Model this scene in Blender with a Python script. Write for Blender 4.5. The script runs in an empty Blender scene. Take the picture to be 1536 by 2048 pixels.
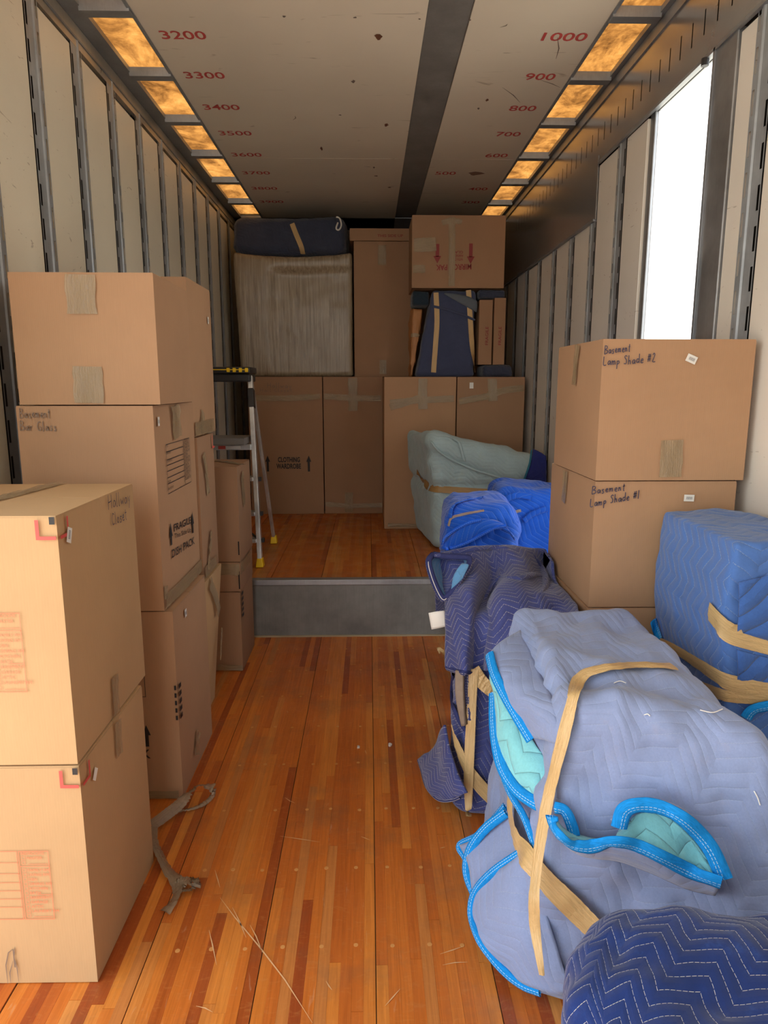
import bpy, math, random
import numpy as np
from mathutils import Vector, Matrix
from mathutils.bvhtree import BVHTree

SC = bpy.context.scene
COL = SC.collection
random.seed(7)
RNG = np.random.default_rng(7)

# ------------------------------------------------------------------ camera
FPX, CX, CY, EYE = 1372.0, 768.0, 1024.0, 1.48
PITCH, YAW = math.radians(10.4885), math.radians(1.2317)
cd = bpy.data.cameras.new('camera')
cam = bpy.data.objects.new('camera', cd)
COL.objects.link(cam)
cam.location = (0, 0, EYE)
cam.rotation_euler = (math.pi / 2 - PITCH, 0, -YAW)
cd.sensor_fit = 'VERTICAL'
cd.sensor_height = 36
cd.lens = 36 * FPX / 2048
cd.clip_start = 0.02
SC.camera = cam

# ------------------------------------------------------------------ world, sun, exposure
REAR = -1.3            # unseen rear: right leaf shut, left open, arranged so light enters from left
LD0, LD1 = -0.75, 1.46   # unseen left opening, added and sized to let light in
PLATE = REAR
wd = bpy.data.worlds.new('sky')
SC.world = wd
wd.use_nodes = True
wn = wd.node_tree
wbg = wn.nodes['Background']
tc = wn.nodes.new('ShaderNodeTexCoord')
sx = wn.nodes.new('ShaderNodeSeparateXYZ')
cr = wn.nodes.new('ShaderNodeValToRGB')
cr.color_ramp.elements[0].position = 0.0
cr.color_ramp.elements[0].color = (1.0, 0.99, 0.97, 1)
cr.color_ramp.elements[1].position = 0.9
cr.color_ramp.elements[1].color = (0.72, 0.86, 1.0, 1)
wn.links.new(tc.outputs['Generated'], sx.inputs[0])
wn.links.new(sx.outputs['Z'], cr.inputs[0])
wn.links.new(cr.outputs[0], wbg.inputs[0])
wbg.inputs[1].default_value = 1.0
sl = bpy.data.lights.new('sun', 'SUN')
sun = bpy.data.objects.new('sun', sl)
COL.objects.link(sun)
sl.energy = 2.6
sl.angle = math.radians(2)
sl.color = (1.0, 0.93, 0.82)
sun.rotation_euler = (math.radians(-28), math.radians(-22), 0)
SC.view_settings.view_transform = 'Standard'
SC.view_settings.look = 'None'
SC.view_settings.gamma = 1.0
SC.view_settings.use_curve_mapping = False
SC.view_settings.exposure = 1.92
SC.render.film_transparent = False

# ------------------------------------------------------------------ geometry from measured view rays
_fw = np.array([math.sin(YAW) * math.cos(PITCH), math.cos(YAW) * math.cos(PITCH), -math.sin(PITCH)])
_rt = np.array([math.cos(YAW), -math.sin(YAW), 0.0])
_up = np.cross(_rt, _fw)
EYEP = np.array([0, 0, EYE])
def ray(x, y): return _fw + _rt * (x - CX) / FPX - _up * (y - CY) / FPX
def aty(x, y, Y): d = ray(x, y); return EYEP + d * (Y / d[1])
def atz(x, y, Z): d = ray(x, y); return EYEP + d * ((Z - EYE) / d[2])
def atx(x, y, X): d = ray(x, y); return EYEP + d * (X / d[0])

# ------------------------------------------------------------------ value noise
_PERM = RNG.integers(0, 1 << 16, 4096)
def vnoise(p, seed=0):
    p = np.asarray(p, float) + seed * 17.31
    i = np.floor(p).astype(np.int64); f = p - i
    f = f * f * (3 - 2 * f)
    r = 0
    for dx in (0, 1):
        for dy in (0, 1):
            for dz in (0, 1):
                h = _PERM[(i[..., 0] + dx + _PERM[(i[..., 1] + dy + _PERM[(i[..., 2] + dz) & 4095]) & 4095]) & 4095] / 65535.0
                w = (f[..., 0] if dx else 1 - f[..., 0]) * (f[..., 1] if dy else 1 - f[..., 1]) * (f[..., 2] if dz else 1 - f[..., 2])
                r = r + h * w
    return r * 2 - 1
def fbm(p, seed=0, octv=3):
    a, s, r = 1.0, 1.0, 0
    for k in range(octv):
        r = r + a * vnoise(np.asarray(p) * s, seed + k * 5); a *= .5; s *= 2.03
    return r

# ------------------------------------------------------------------ mesh builder
class MB:
    def __init__(s): s.v = []; s.f = []; s.uv = []; s.m = []
    def add(s, V, Fc, UV=None, mi=0):
        b = len(s.v)
        s.v.extend([tuple(map(float, q)) for q in V])
        for k, fc in enumerate(Fc):
            s.f.append(tuple(int(b + i) for i in fc)); s.m.append(mi)
            s.uv.append([tuple(UV[i]) for i in fc] if UV is not None and not isinstance(UV, dict) else (UV[k] if UV is not None else None))
    def box(s, lo, hi, mi=0):
        x0, y0, z0 = lo; x1, y1, z1 = hi
        s.add([(x0, y0, z0), (x1, y0, z0), (x1, y1, z0), (x0, y1, z0), (x0, y0, z1), (x1, y0, z1), (x1, y1, z1), (x0, y1, z1)],
              [(0, 3, 2, 1), (4, 5, 6, 7), (0, 1, 5, 4), (1, 2, 6, 5), (2, 3, 7, 6), (3, 0, 4, 7)], mi=mi)
    def prism8(s, c, mi=0):      # eight corners in the same order as box
        s.add(c, [(0, 3, 2, 1), (4, 5, 6, 7), (0, 1, 5, 4), (1, 2, 6, 5), (2, 3, 7, 6), (3, 0, 4, 7)], mi=mi)
    def grid(s, P, UV=None, closed=False, mi=0):
        n, m = P.shape[:2]
        V = P.reshape(-1, 3); Fc = []
        for i in range(n - 1):
            for j in range(m if closed else m - 1):
                j2 = (j + 1) % m
                Fc.append((i * m + j, i * m + j2, (i + 1) * m + j2, (i + 1) * m + j))
        s.add(V, Fc, None if UV is None else UV.reshape(-1, 2), mi)
    def tube(s, pts, r, n=8, mi=0, cap=True, flat=1.0):
        pts = np.asarray(pts, float); k = len(pts)
        T = np.gradient(pts, axis=0); T /= np.linalg.norm(T, axis=1)[:, None] + 1e-9
        ref = np.array([0, 0, 1.0]) if abs(T[0][2]) < .9 else np.array([1.0, 0, 0])
        P = np.zeros((k, n, 3)); UV = np.zeros((k, n, 2))
        rr = np.broadcast_to(np.asarray(r, float), (k,)); L = 0
        for i in range(k):
            A = np.cross(T[i], ref); A /= np.linalg.norm(A) + 1e-9; B = np.cross(A, T[i]); ref = B
            for j in range(n):
                a = 2 * math.pi * j / n
                P[i, j] = pts[i] + rr[i] * (A * math.cos(a) + B * math.sin(a) * flat)
                UV[i, j] = (L, rr[i] * a)
            if i < k - 1: L += np.linalg.norm(pts[i + 1] - pts[i])
        b = len(s.v)
        s.grid(P, UV, True, mi)
        if cap:
            s.f.append(tuple(b + j for j in range(n - 1, -1, -1))); s.uv.append(None); s.m.append(mi)
            s.f.append(tuple(b + (k - 1) * n + j for j in range(n))); s.uv.append(None); s.m.append(mi)
    def build(s, name, mat, parent=None, smooth=False, origin=None, bevel=0):
        V = np.array(s.v, float).reshape(-1, 3)
        if parent is not None:
            M = np.array(WM[parent.name].inverted())
            V = V @ M[:3, :3].T + M[:3, 3]
        elif origin is not None:
            V = V - np.asarray(origin)
        me = bpy.data.meshes.new(name)
        me.from_pydata(V.tolist(), [], s.f)
        if any(u is not None for u in s.uv):
            ul = me.uv_layers.new(name='UVMap')
            flat = []
            for fc, u in zip(s.f, s.uv):
                flat.extend(u if u is not None else [(0.013, 0.013)] * len(fc))
            ul.data.foreach_set('uv', np.array(flat, np.float32).ravel())
        for mm in (mat if isinstance(mat, (list, tuple)) else [mat]): me.materials.append(mm)
        me.polygons.foreach_set('material_index', s.m)
        if smooth: me.polygons.foreach_set('use_smooth', [True] * len(s.f))
        me.update()
        o = bpy.data.objects.new(name, me)
        COL.objects.link(o)
        if parent is not None: o.parent = parent; WM[o.name] = WM[parent.name]
        else:
            if origin is not None: o.location = origin
            WM[o.name] = Matrix.Translation(o.location)
        if bevel:
            bv = o.modifiers.new('bevel', 'BEVEL'); bv.width = bevel; bv.segments = 2; bv.limit_method = 'ANGLE'
        return o
WM = {}
def tag(o, label=None, cat=None, group=None, kind=None):
    if label: o['label'] = label
    if cat: o['category'] = cat
    if group: o['group'] = group
    if kind: o['kind'] = kind
    return o
def thing(name, label, cat, loc, rz=0.0, group=None):
    o = bpy.data.objects.new(name, None)
    COL.objects.link(o)
    o.empty_display_size = .05
    o.location = loc; o.rotation_euler = (0, 0, rz)
    WM[o.name] = Matrix.Translation(Vector(loc)) @ Matrix.Rotation(rz, 4, 'Z')
    return tag(o, label, cat, group)
def part(name, mb, mat, parent, **k): return mb.build(name, mat, parent, **k)

# ------------------------------------------------------------------ materials
class NT:
    def __init__(s, name):
        s.mat = bpy.data.materials.new(name); s.mat.use_nodes = True
        s.t = s.mat.node_tree; s.b = s.t.nodes['Principled BSDF']; s.out = s.t.nodes['Material Output']
    def n(s, typ, **kw):
        nd = s.t.nodes.new('ShaderNode' + typ)
        for k, v in kw.items(): setattr(nd, k, v)
        return nd
    def l(s, a, b): s.t.links.new(a, b)
    def val(s, sock, v):
        if hasattr(v, 'links') or isinstance(v, bpy.types.NodeSocket): s.l(v, sock)
        else: sock.default_value = v
    def m(s, op, a, b=None, c=None):
        nd = s.n('Math', operation=op)
        s.val(nd.inputs[0], a)
        if b is not None: s.val(nd.inputs[1], b)
        if c is not None: s.val(nd.inputs[2], c)
        return nd.outputs[0]
    def mix(s, f, a, b, bt='MIX'):
        nd = s.n('Mix', data_type='RGBA', blend_type=bt)
        s.val(nd.inputs[0], f); s.val(nd.inputs[6], a); s.val(nd.inputs[7], b)
        return nd.outputs[2]
    def coord(s, which='Object'): return s.n('TexCoord').outputs[which]
    def mapping(s, v, sc=(1, 1, 1), rot=(0, 0, 0)):
        nd = s.n('Mapping'); s.l(v, nd.inputs[0]); nd.inputs['Scale'].default_value = sc; nd.inputs['Rotation'].default_value = rot
        return nd.outputs[0]
    def noise(s, v, scale, detail=3, rough=.5, dist=0):
        nd = s.n('TexNoise'); s.l(v, nd.inputs['Vector'])
        nd.inputs['Scale'].default_value = scale; nd.inputs['Detail'].default_value = detail
        nd.inputs['Roughness'].default_value = rough; nd.inputs['Distortion'].default_value = dist
        return nd.outputs[0]
    def ramp(s, f, stops):
        nd = s.n('ValToRGB'); e = nd.color_ramp.elements
        while len(e) < len(stops): e.new(.5)
        for k, (p, c) in enumerate(stops):
            e[k].position = p; e[k].color = (*c, 1) if len(c) == 3 else c
        s.l(f, nd.inputs[0]); return nd.outputs[0]
    def rng(s, v, a, b, c=0.0, d=1.0):
        nd = s.n('MapRange'); s.val(nd.inputs[0], v)
        for k, q in enumerate((a, b, c, d)): nd.inputs[k + 1].default_value = q
        return nd.outputs[0]
    def bump(s, h, strength=.3, dist=.01, normal=None):
        nd = s.n('Bump'); s.l(h, nd.inputs['Height']); nd.inputs['Strength'].default_value = strength; nd.inputs['Distance'].default_value = dist
        if normal is not None: s.l(normal, nd.inputs['Normal'])
        return nd.outputs[0]
    def set(s, col=None, rough=None, metal=None, normal=None, **kw):
        if col is not None: s.val(s.b.inputs['Base Color'], (*col, 1) if isinstance(col, tuple) and len(col) == 3 else col)
        if rough is not None: s.val(s.b.inputs['Roughness'], rough)
        if metal is not None: s.val(s.b.inputs['Metallic'], metal)
        if normal is not None: s.l(normal, s.b.inputs['Normal'])
        for k, v in kw.items(): s.val(s.b.inputs[k], v)
        return s.mat
def lin(r, g, b):
    f = lambda c: (c / 255 / 12.92) if c / 255 <= .04045 else ((c / 255 + .055) / 1.055) ** 2.4
    return (f(r), f(g), f(b))

def plain(name, col, rough=.6, metal=0.0, var=.12, scale=8):
    t = NT(name); v = t.coord()
    nz = t.noise(v, scale, 4)
    c = t.mix(nz, (*[q * (1 - var) for q in col], 1), (*[min(1, q * (1 + var)) for q in col], 1))
    return t.set(c, rough, metal)
def cardboard(name, col):
    t = NT(name); v = t.coord(); oi = t.n('ObjectInfo').outputs['Random']
    big = t.noise(v, 2.2, 3, .6)
    fib = t.noise(t.mapping(v, (90, 90, 6)), 3, 3, .6)
    c = t.mix(t.rng(big, .3, .7), (*[q * .93 for q in col], 1), (*[q * 1.05 for q in col], 1))
    c = t.mix(t.rng(fib, .3, .75, 0, .16), c, (*[q * .72 for q in col], 1))
    wv = t.n('TexWave'); t.l(t.mapping(v, (1, 1, 0), (0, 0, .785)), wv.inputs[0]); wv.inputs['Scale'].default_value = 70
    return t.set(c, .78, 0, t.bump(wv.outputs[1], .06, .001), **{'Specular IOR Level': .3})
def wood_planks(name, dark=1.0):
    t = NT(name); v = t.coord('Generated'); g = t.n('NewGeometry').outputs['Position']; oi = t.n('ObjectInfo').outputs['Random']
    base = t.ramp(oi, [(0, lin(164, 76, 30)), (.06, lin(172, 84, 32)), (.11, lin(202, 108, 40)), (.55, lin(214, 120, 44)), (.82, lin(226, 140, 58)), (.93, lin(200, 126, 66)), (1, lin(236, 160, 78))])
    off = t.n('CombineXYZ'); t.l(t.m('MULTIPLY', oi, 37.0), off.inputs[1]); t.l(t.m('MULTIPLY', oi, 11.0), off.inputs[0])
    ad = t.n('VectorMath', operation='ADD'); t.l(g, ad.inputs[0]); t.l(off.outputs[0], ad.inputs[1])
    gr = t.noise(t.mapping(ad.outputs[0], (95, 3.5, 1)), 1.2, 5, .65, .6)
    fl = t.noise(t.mapping(ad.outputs[0], (26, 60, 1)), 1.0, 2, .5, 1.5)
    c = t.mix(t.rng(gr, .35, .7, 0, .55), base, t.mix(1.0, base, (.55, .42, .33, 1), 'MULTIPLY'))
    c = t.mix(t.rng(fl, .55, .75, 0, .22), c, (*lin(214, 146, 82), 1))
    dirt = t.noise(g, 3.1, 5, .7)
    c = t.mix(t.rng(dirt, .5, .75, 0, .5), c, (*lin(118, 90, 64), 1))
    sc = t.noise(t.mapping(g, (26, 4, 1), (0, 0, .7)), 2.4, 3, .5, 1)
    c = t.mix(t.rng(sc, .68, .78, 0, .3), c, (*lin(225, 190, 150), 1))
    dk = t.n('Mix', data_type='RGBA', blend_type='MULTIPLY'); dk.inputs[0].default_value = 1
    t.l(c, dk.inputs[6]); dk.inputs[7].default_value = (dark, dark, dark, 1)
    rg = t.rng(t.noise(g, 9, 4, .6), .3, .7, .3, .5)
    return t.set(dk.outputs[2], rg, 0, t.bump(gr, .12, .002))
def steel(name, col=(.36, .37, .38), rough=.42, metal=.75, var=1.0):
    t = NT(name); v = t.coord()
    nz = t.noise(v, 5, 5, .65); st = t.noise(t.mapping(v, (60, 60, 3)), 2, 3)
    c = t.mix(t.rng(nz, .3, .7), (*[q * (1 - .28 * var) for q in col], 1), (*[q * (1 + .2 * var) for q in col], 1))
    c = t.mix(t.rng(st, .5, .8, 0, .3 * var), c, (*[q * .6 for q in col], 1))
    return t.set(c, t.rng(nz, .3, .7, rough - .08 * var, rough + .12 * var), metal)
def ply(name, col):
    t = NT(name); v = t.coord()
    big = t.noise(v, 1.4, 4, .6)
    c = t.mix(t.rng(big, .3, .7), (*[q * .9 for q in col], 1), (*col, 1))
    sp = t.noise(t.mapping(v, (1, 9, 9)), 3.3, 3, .5, 1.2)
    c = t.mix(t.rng(sp, .7, .78, 0, .55), c, (*lin(120, 100, 80), 1))
    sp2 = t.noise(t.mapping(v, (1, 4, 14), (.5, 0, 0)), 2.2, 2, .5, 2)
    c = t.mix(t.rng(sp2, .71, .75, 0, .5), c, (*lin(140, 118, 92), 1))
    return t.set(c, t.rng(big, .3, .7, .3, .42), 0)
def quilt(name, col, stitch, sp=.036, amp=.05, per=.11, line=.0011, lstr=.8, puff=.5, fade=.25, rot=0.0, worn=None, bmpd=.006):
    """quilted moving blanket: zigzag rows of stitches (fine relief) over soft cotton"""
    t = NT(name); uv = t.n('UVMap', uv_map='UVMap').outputs[0]
    uv = t.mapping(uv, (1, 1, 1), (0, 0, rot))
    wob = t.noise(uv, 7, 2, .5)
    s = t.n('SeparateXYZ'); t.l(uv, s.inputs[0])
    u = t.m('ADD', s.outputs[0], t.m('MULTIPLY', wob, .014)); v = t.m('ADD', s.outputs[1], t.m('MULTIPLY', wob, .02))
    k = 2 * amp / per
    f = t.m('ADD', v, t.m('MULTIPLY', t.m('PINGPONG', u, per / 2), k))
    d = t.m('DIVIDE', t.m('PINGPONG', f, sp / 2), math.sqrt(1 + k * k))
    mask = t.rng(d, line, line * .45)
    dash = t.m('GREATER_THAN', t.m('SINE', t.m('MULTIPLY', u, 900)), -.75)
    mask = t.m('MULTIPLY', mask, dash)
    gone = t.noise(uv, 4, 2, .5)
    mask = t.m('MULTIPLY', mask, t.rng(gone, .34, .44, .25, 1))
    n1 = t.noise(uv, 5, 5, .7); n2 = t.noise(t.mapping(uv, (1, 1, 1)), 160, 2, .7)
    a = (*[q * (1 - fade) for q in col], 1); b = (*[min(1, q * (1 + fade)) for q in col], 1)
    c = t.mix(t.rng(n1, .3, .7), a, b)
    c = t.mix(t.rng(n2, .35, .7, 0, .3), c, (*[q * .7 for q in col], 1))
    if worn: c = t.mix(t.rng(t.noise(uv, 9, 6, .75), .55, .75, 0, .5), c, (*worn, 1))
    c = t.mix(t.m('MULTIPLY', mask, lstr), c, (*stitch, 1))
    pf = t.m('POWER', t.m('DIVIDE', d, sp / 2 / math.sqrt(1 + k * k)), .33)
    h = t.m('ADD', t.m('ADD', pf, t.m('MULTIPLY', t.noise(uv, 30, 4, .6), .5)), t.m('MULTIPLY', n2, .07))
    t.b.inputs['Sheen Weight'].default_value = .25
    t.b.inputs['Sheen Roughness'].default_value = .5
    return t.set(c, .9, 0, t.bump(h, puff, bmpd), **{'Specular IOR Level': .15})
def tape_mat(name, col, rough=.22, alpha=1.0, streak=True):
    t = NT(name); uv = t.n('UVMap', uv_map='UVMap').outputs[0]
    st = t.noise(t.mapping(uv, (9, 220, 1)), 1, 3, .6, .4); w = t.noise(t.mapping(uv, (30, 60, 1)), 1, 4, .6, 1.5)
    c = t.mix(t.rng(st, .35, .7), (*[q * .86 for q in col], 1), (*[min(1, q * 1.1) for q in col], 1))
    h = t.m('ADD', st, t.m('MULTIPLY', w, 1.6))
    if alpha < 1: t.b.inputs['Alpha'].default_value = alpha
    return t.set(c, rough, 0, t.bump(h, .55, .004), **{'Specular IOR Level': .55})

CARD = cardboard('cardboard_tan', lin(180, 142, 108))
CARD2 = cardboard('cardboard_light', lin(192, 157, 114))
CARD3 = cardboard('cardboard_brown', lin(164, 128, 98))
CARDIN = plain('cardboard_edge', lin(150, 112, 78), .85)
M_TAPE = tape_mat('packing_tape_clear', lin(172, 150, 116), .14, .72)
M_KRAFT = tape_mat('masking_tape_tan', lin(208, 174, 120), .42)
M_SHINY = tape_mat('packing_tape_brown', lin(164, 128, 76), .14)
M_INK = plain('marker_ink', lin(66, 62, 82), .6)
M_INKF = plain('marker_ink_faded', lin(128, 108, 92), .6)
M_BLACK = plain('black_print', lin(40, 38, 38), .6)
M_RED = plain('red_print', lin(214, 84, 76), .6)
M_REDL = plain('light_red_print', lin(226, 128, 92), .6)
M_REDD = plain('dark_red_print', lin(140, 50, 48), .6)
M_STENCIL = plain('stencil_red', lin(190, 76, 72), .7, var=.4, scale=30)
M_STICK = plain('white_sticker', lin(232, 230, 222), .5)
M_BAR = plain('sticker_ink', lin(120, 122, 126), .6)
M_PLANK = wood_planks('oak_planks')
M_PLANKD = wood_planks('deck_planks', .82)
M_PLUG = plain('screw_plug', lin(214, 150, 84), .5)
M_SEAM = plain('plank_seam', lin(84, 62, 42), .8)
M_STEEL = steel('galvanised_steel')
M_POST = steel('post_steel', (.36, .39, .41), .4, .35)
M_BOW = steel('roof_bow_steel', (.3, .32, .34), .4, .6)
M_HEAD = steel('header_steel', (.34, .34, .34), .22, .65, .2)
M_RAIL = steel('rail_steel', (.52, .48, .4), .34, .6)
M_RISER = steel('riser_steel', (.22, .22, .205), .5, .3)
M_PANEL = ply('painted_plywood', lin(236, 229, 208))
M_PANELR = ply('painted_plywood_right', lin(232, 225, 212))
M_CEIL = ply('painted_ceiling', lin(226, 216, 198))
M_DARK = plain('dark_fill', lin(38, 36, 34), .9)
M_STRIP = steel('ceiling_strip', (.2, .195, .19), .6, .2)
M_RUST = plain('rust_chip', lin(104, 62, 40), .9, var=.4, scale=60)
M_SCUFF = plain('scuff', lin(112, 100, 90), .9)
M_OUT = plain('outside_paint', lin(225, 225, 225), .5)
M_GROUND = plain('concrete', lin(196, 188, 172), .95, var=.1, scale=.6)
M_ALU = steel('aluminium', (.72, .74, .74), .34, .8)
M_BPLAS = plain('black_plastic', lin(38, 38, 40), .45)
M_YPLAS = plain('yellow_plastic', lin(236, 196, 20), .5)
M_GREY = plain('grey_tray', lin(120, 116, 112), .5)

def skylight_mat():
    t = NT('amber_fibreglass'); g = t.n('NewGeometry').outputs['Position']
    n = t.noise(t.mapping(g, (4.5, 2.4, 1)), 1.3, 8, .72, .8); n2 = t.noise(g, 26, 4, .7)
    f = t.m('ADD', t.m('MULTIPLY', n, .8), t.m('MULTIPLY', n2, .2))
    c = t.ramp(f, [(.36, lin(60, 36, 14)), (.46, lin(97, 62, 27)), (.55, lin(124, 83, 38)), (.68, lin(150, 104, 54))])
    tr = t.n('BsdfTranslucent'); t.l(c, tr.inputs[0])
    df = t.n('BsdfDiffuse'); df.inputs[0].default_value = (*lin(190, 140, 80), 1)
    ms = t.n('MixShader'); ms.inputs[0].default_value = .12
    t.l(tr.outputs[0], ms.inputs[1]); t.l(df.outputs[0], ms.inputs[2]); t.l(ms.outputs[0], t.out.inputs[0])
    return t.mat
M_SKY = skylight_mat()

# =================================================================== SETTING
FRONT = 7.25
WX = 1.25
CZ = 3.0
DECKY, DECKZ = 3.915, 0.348
# ground outside
mb = MB(); mb.box((-30, -30, -1.25), (30, 30, -1.2))
tag(mb.build('ground', M_GROUND), kind='structure')
# ---- lower floor
fl = MB(); fl.box((-1.3, PLATE, -.12), (1.3, DECKY + .02, -.004))
floor = tag(fl.build('floor', M_SEAM), kind='structure')
unit = {}
def unit_mesh(mat):
    if mat.name not in unit:
        m = MB(); m.box((-.5, -.5, -.5), (.5, .5, .5)); me_o = m.build('unit', mat); unit[mat.name] = me_o.data; bpy.data.objects.remove(me_o)
    return unit[mat.name]
def block(name, lo, hi, mat, parent):
    o = bpy.data.objects.new(name, unit_mesh(mat)); COL.objects.link(o); o.parent = parent
    lo, hi = np.array(lo), np.array(hi)
    o.location = (WM[parent.name].inverted() @ Vector((lo + hi) / 2)); o.scale = hi - lo
    return o
def plank_rows(x0, x1, y0, y1, zt, seam0):
    """strips 29 mm wide between board seams every 0.3 m; yields boxes"""
    x = x0; k = 0
    while x < x1 - .005:
        nx = min(x + .0298, x1)
        y = y0 - random.random() * 1.1 + .02
        while y < y1 - .02:
            ln = random.choice([.45, .6, .8, 1.0, 1.3, 1.7]) * random.uniform(.85, 1.15)
            a, b = max(y, y0), min(y + ln, y1)
            if y1 - b < .12: b = y1
            if b - a > .03:
                dz = random.uniform(-.0006, .0006)
                yield (x + .0001, a + .0004, zt - .012), (nx - .0001, b - .0004, zt + dz)
            y = y + ln if b < y1 else y1
        x = nx; k += 1
        if k % 10 == 0: x += .0025
seams = 0.016
near = MB(); cnt = 0
for lo, hi in plank_rows(seams - .3015 * 3, seams + .3015 * 2, PLATE, DECKY, 0, seams):
    if hi[1] > 1.15 and cnt < 290:
        block('plank', lo, hi, M_PLANK, floor); cnt += 1
    else: near.box(lo, hi)
for x0, x1 in ((-1.25, seams - .3015 * 3 - .004), (seams + .3015 * 2, 1.25)):
    for lo, hi in plank_rows(x0, x1, PLATE, DECKY, 0, seams): near.box(lo, hi)
def wood_islands(name):
    t = NT(name); g = t.n('NewGeometry'); 
    base = t.ramp(g.outputs['Random Per Island'], [(0, lin(164, 76, 30)), (.14, lin(202, 108, 40)), (.6, lin(214, 120, 44)), (1, lin(228, 146, 66))])
    gr = t.noise(t.mapping(g.outputs['Position'], (95, 3.5, 1)), 1.2, 5, .65, .6)
    c = t.mix(t.rng(gr, .35, .7, 0, .5), base, t.mix(1.0, base, (.55, .42, .33, 1), 'MULTIPLY'))
    return t.set(c, .4, 0)
o = near.build('plank_field', wood_islands('oak_plank_field'), floor); o['kind'] = 'stuff'
plug = MB()
th = [(math.cos(a) * .5, math.sin(a) * .5) for a in np.linspace(0, 2 * math.pi, 13)[:-1]]
plug.add([(x, y, 0) for x, y in th] + [(x, y, 1) for x, y in th], [tuple(range(11, -1, -1)), tuple(range(12, 24))] + [(i, (i + 1) % 12, 12 + (i + 1) % 12, 12 + i) for i in range(12)])
pm = plug.build('unitplug', M_PLUG); plug_me = pm.data; bpy.data.objects.remove(pm)
for r in range(9):
    y = 1.297 + .3015 * r
    for x in (-.52, -.422, -.341, -.231, -.138, -.045, .055, .155, .242, .34):
        xx, yy = x + random.uniform(-.006, .006), y + random.uniform(-.006, .006)
        p = bpy.data.objects.new('screw_plug', plug_me); COL.objects.link(p); p.parent = floor
        dd = .0125 + random.uniform(-.001, .001)
        p.location = (xx, yy, .0002); p.scale = (dd, dd, .0009)
# scratches on the floor (flat worn marks)
def ribbon_flat(mb, pts, w, nrm=(0, 0, 1), taper=True):
    pts = np.asarray(pts, float); T = np.gradient(pts, axis=0); T /= np.linalg.norm(T, axis=1)[:, None] + 1e-9
    N = np.asarray(nrm, float); N = np.broadcast_to(N, pts.shape)
    B = np.cross(T, N); B /= np.linalg.norm(B, axis=1)[:, None] + 1e-9
    ww = np.full(len(pts), w / 2.0)
    if taper: ww = ww * np.clip(np.minimum(np.arange(len(pts)), np.arange(len(pts))[::-1]) / 1.5 + .25, 0, 1)
    L = np.concatenate([[0], np.cumsum(np.linalg.norm(np.diff(pts, axis=0), axis=1))])
    P = np.stack([pts - B * ww[:, None], pts + B * ww[:, None]], 1)
    UV = np.stack([np.stack([L, -ww], 1), np.stack([L, ww], 1)], 1)
    mb.grid(P, UV)
M_SCR = plain('pale_scratch', lin(226, 180, 130), .6)
for pl in (((440, 1795), (470, 1835), (520, 1895), (570, 1960), (625, 2046)), ((465, 1815), (480, 1845), (492, 1875)), ((418, 1860), (425, 1890), (433, 1930)),
           ((392, 2012), (410, 2016), (425, 2024)), ((652, 1962), (658, 1972), (664, 1980)), ((722, 1673), (730, 1676), (740, 1680)), ((880, 1908), (905, 1900), (925, 1893)),
           ((885, 1930), (910, 1925), (935, 1924)), ((770, 2012), (785, 1995), (800, 1978)), ((570, 1595), (580, 1602), (590, 1606)), ((560, 1672), (600, 1678), (640, 1684)), ((880, 1696), (890, 1694)),
           ((715, 1500), (718, 1490)), ((730, 1500), (733, 1508)), ((430, 1740), (440, 1775)), ((500, 1850), (512, 1872), (525, 1905))):
    m = MB(); P = [atz(x, y, .0016) for x, y in pl]
    if len(P) == 2: P = [P[0], (P[0] + P[1]) / 2, P[1]]
    ribbon_flat(m, P, .0035); m.build('scratch', M_SCR, floor)
# ---- raised deck
mb = MB(); mb.box((-1.3, DECKY + .012, -.12), (1.3, FRONT + .1, DECKZ - .012))
deck = tag(mb.build('floor_deck', M_DARK), kind='structure')
far = MB()
for lo, hi in plank_rows(seams - .3015 * 3, seams + .3015 * 2, DECKY + .05, FRONT, DECKZ, seams):
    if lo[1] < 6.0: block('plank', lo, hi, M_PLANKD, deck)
    else: far.box(lo, hi)
for x0, x1 in ((-1.25, seams - .3015 * 3 - .004), (seams + .3015 * 2, 1.25)):
    for lo, hi in plank_rows(x0, x1, DECKY + .05, FRONT, DECKZ, seams): far.box(lo, hi)
o = far.build('plank_field', wood_islands('deck_plank_field'), deck); o['kind'] = 'stuff'
mb = MB(); mb.box((-1.25, DECKY, .0), (1.25, DECKY + .01, DECKZ - .028))
riser = tag(mb.build('trim_1', M_RISER), kind='structure')
mb = MB(); mb.box((-1.25, DECKY - .006, DECKZ - .03), (1.25, DECKY + .05, DECKZ + .003)); part('nosing', mb, M_STEEL, riser, bevel=.003)
mb = MB(); mb.box((-1.25, DECKY - .014, .0), (1.25, DECKY, .008)); part('toe_bead', mb, plain('caulk', lin(176, 160, 130), .8), riser)

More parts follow.
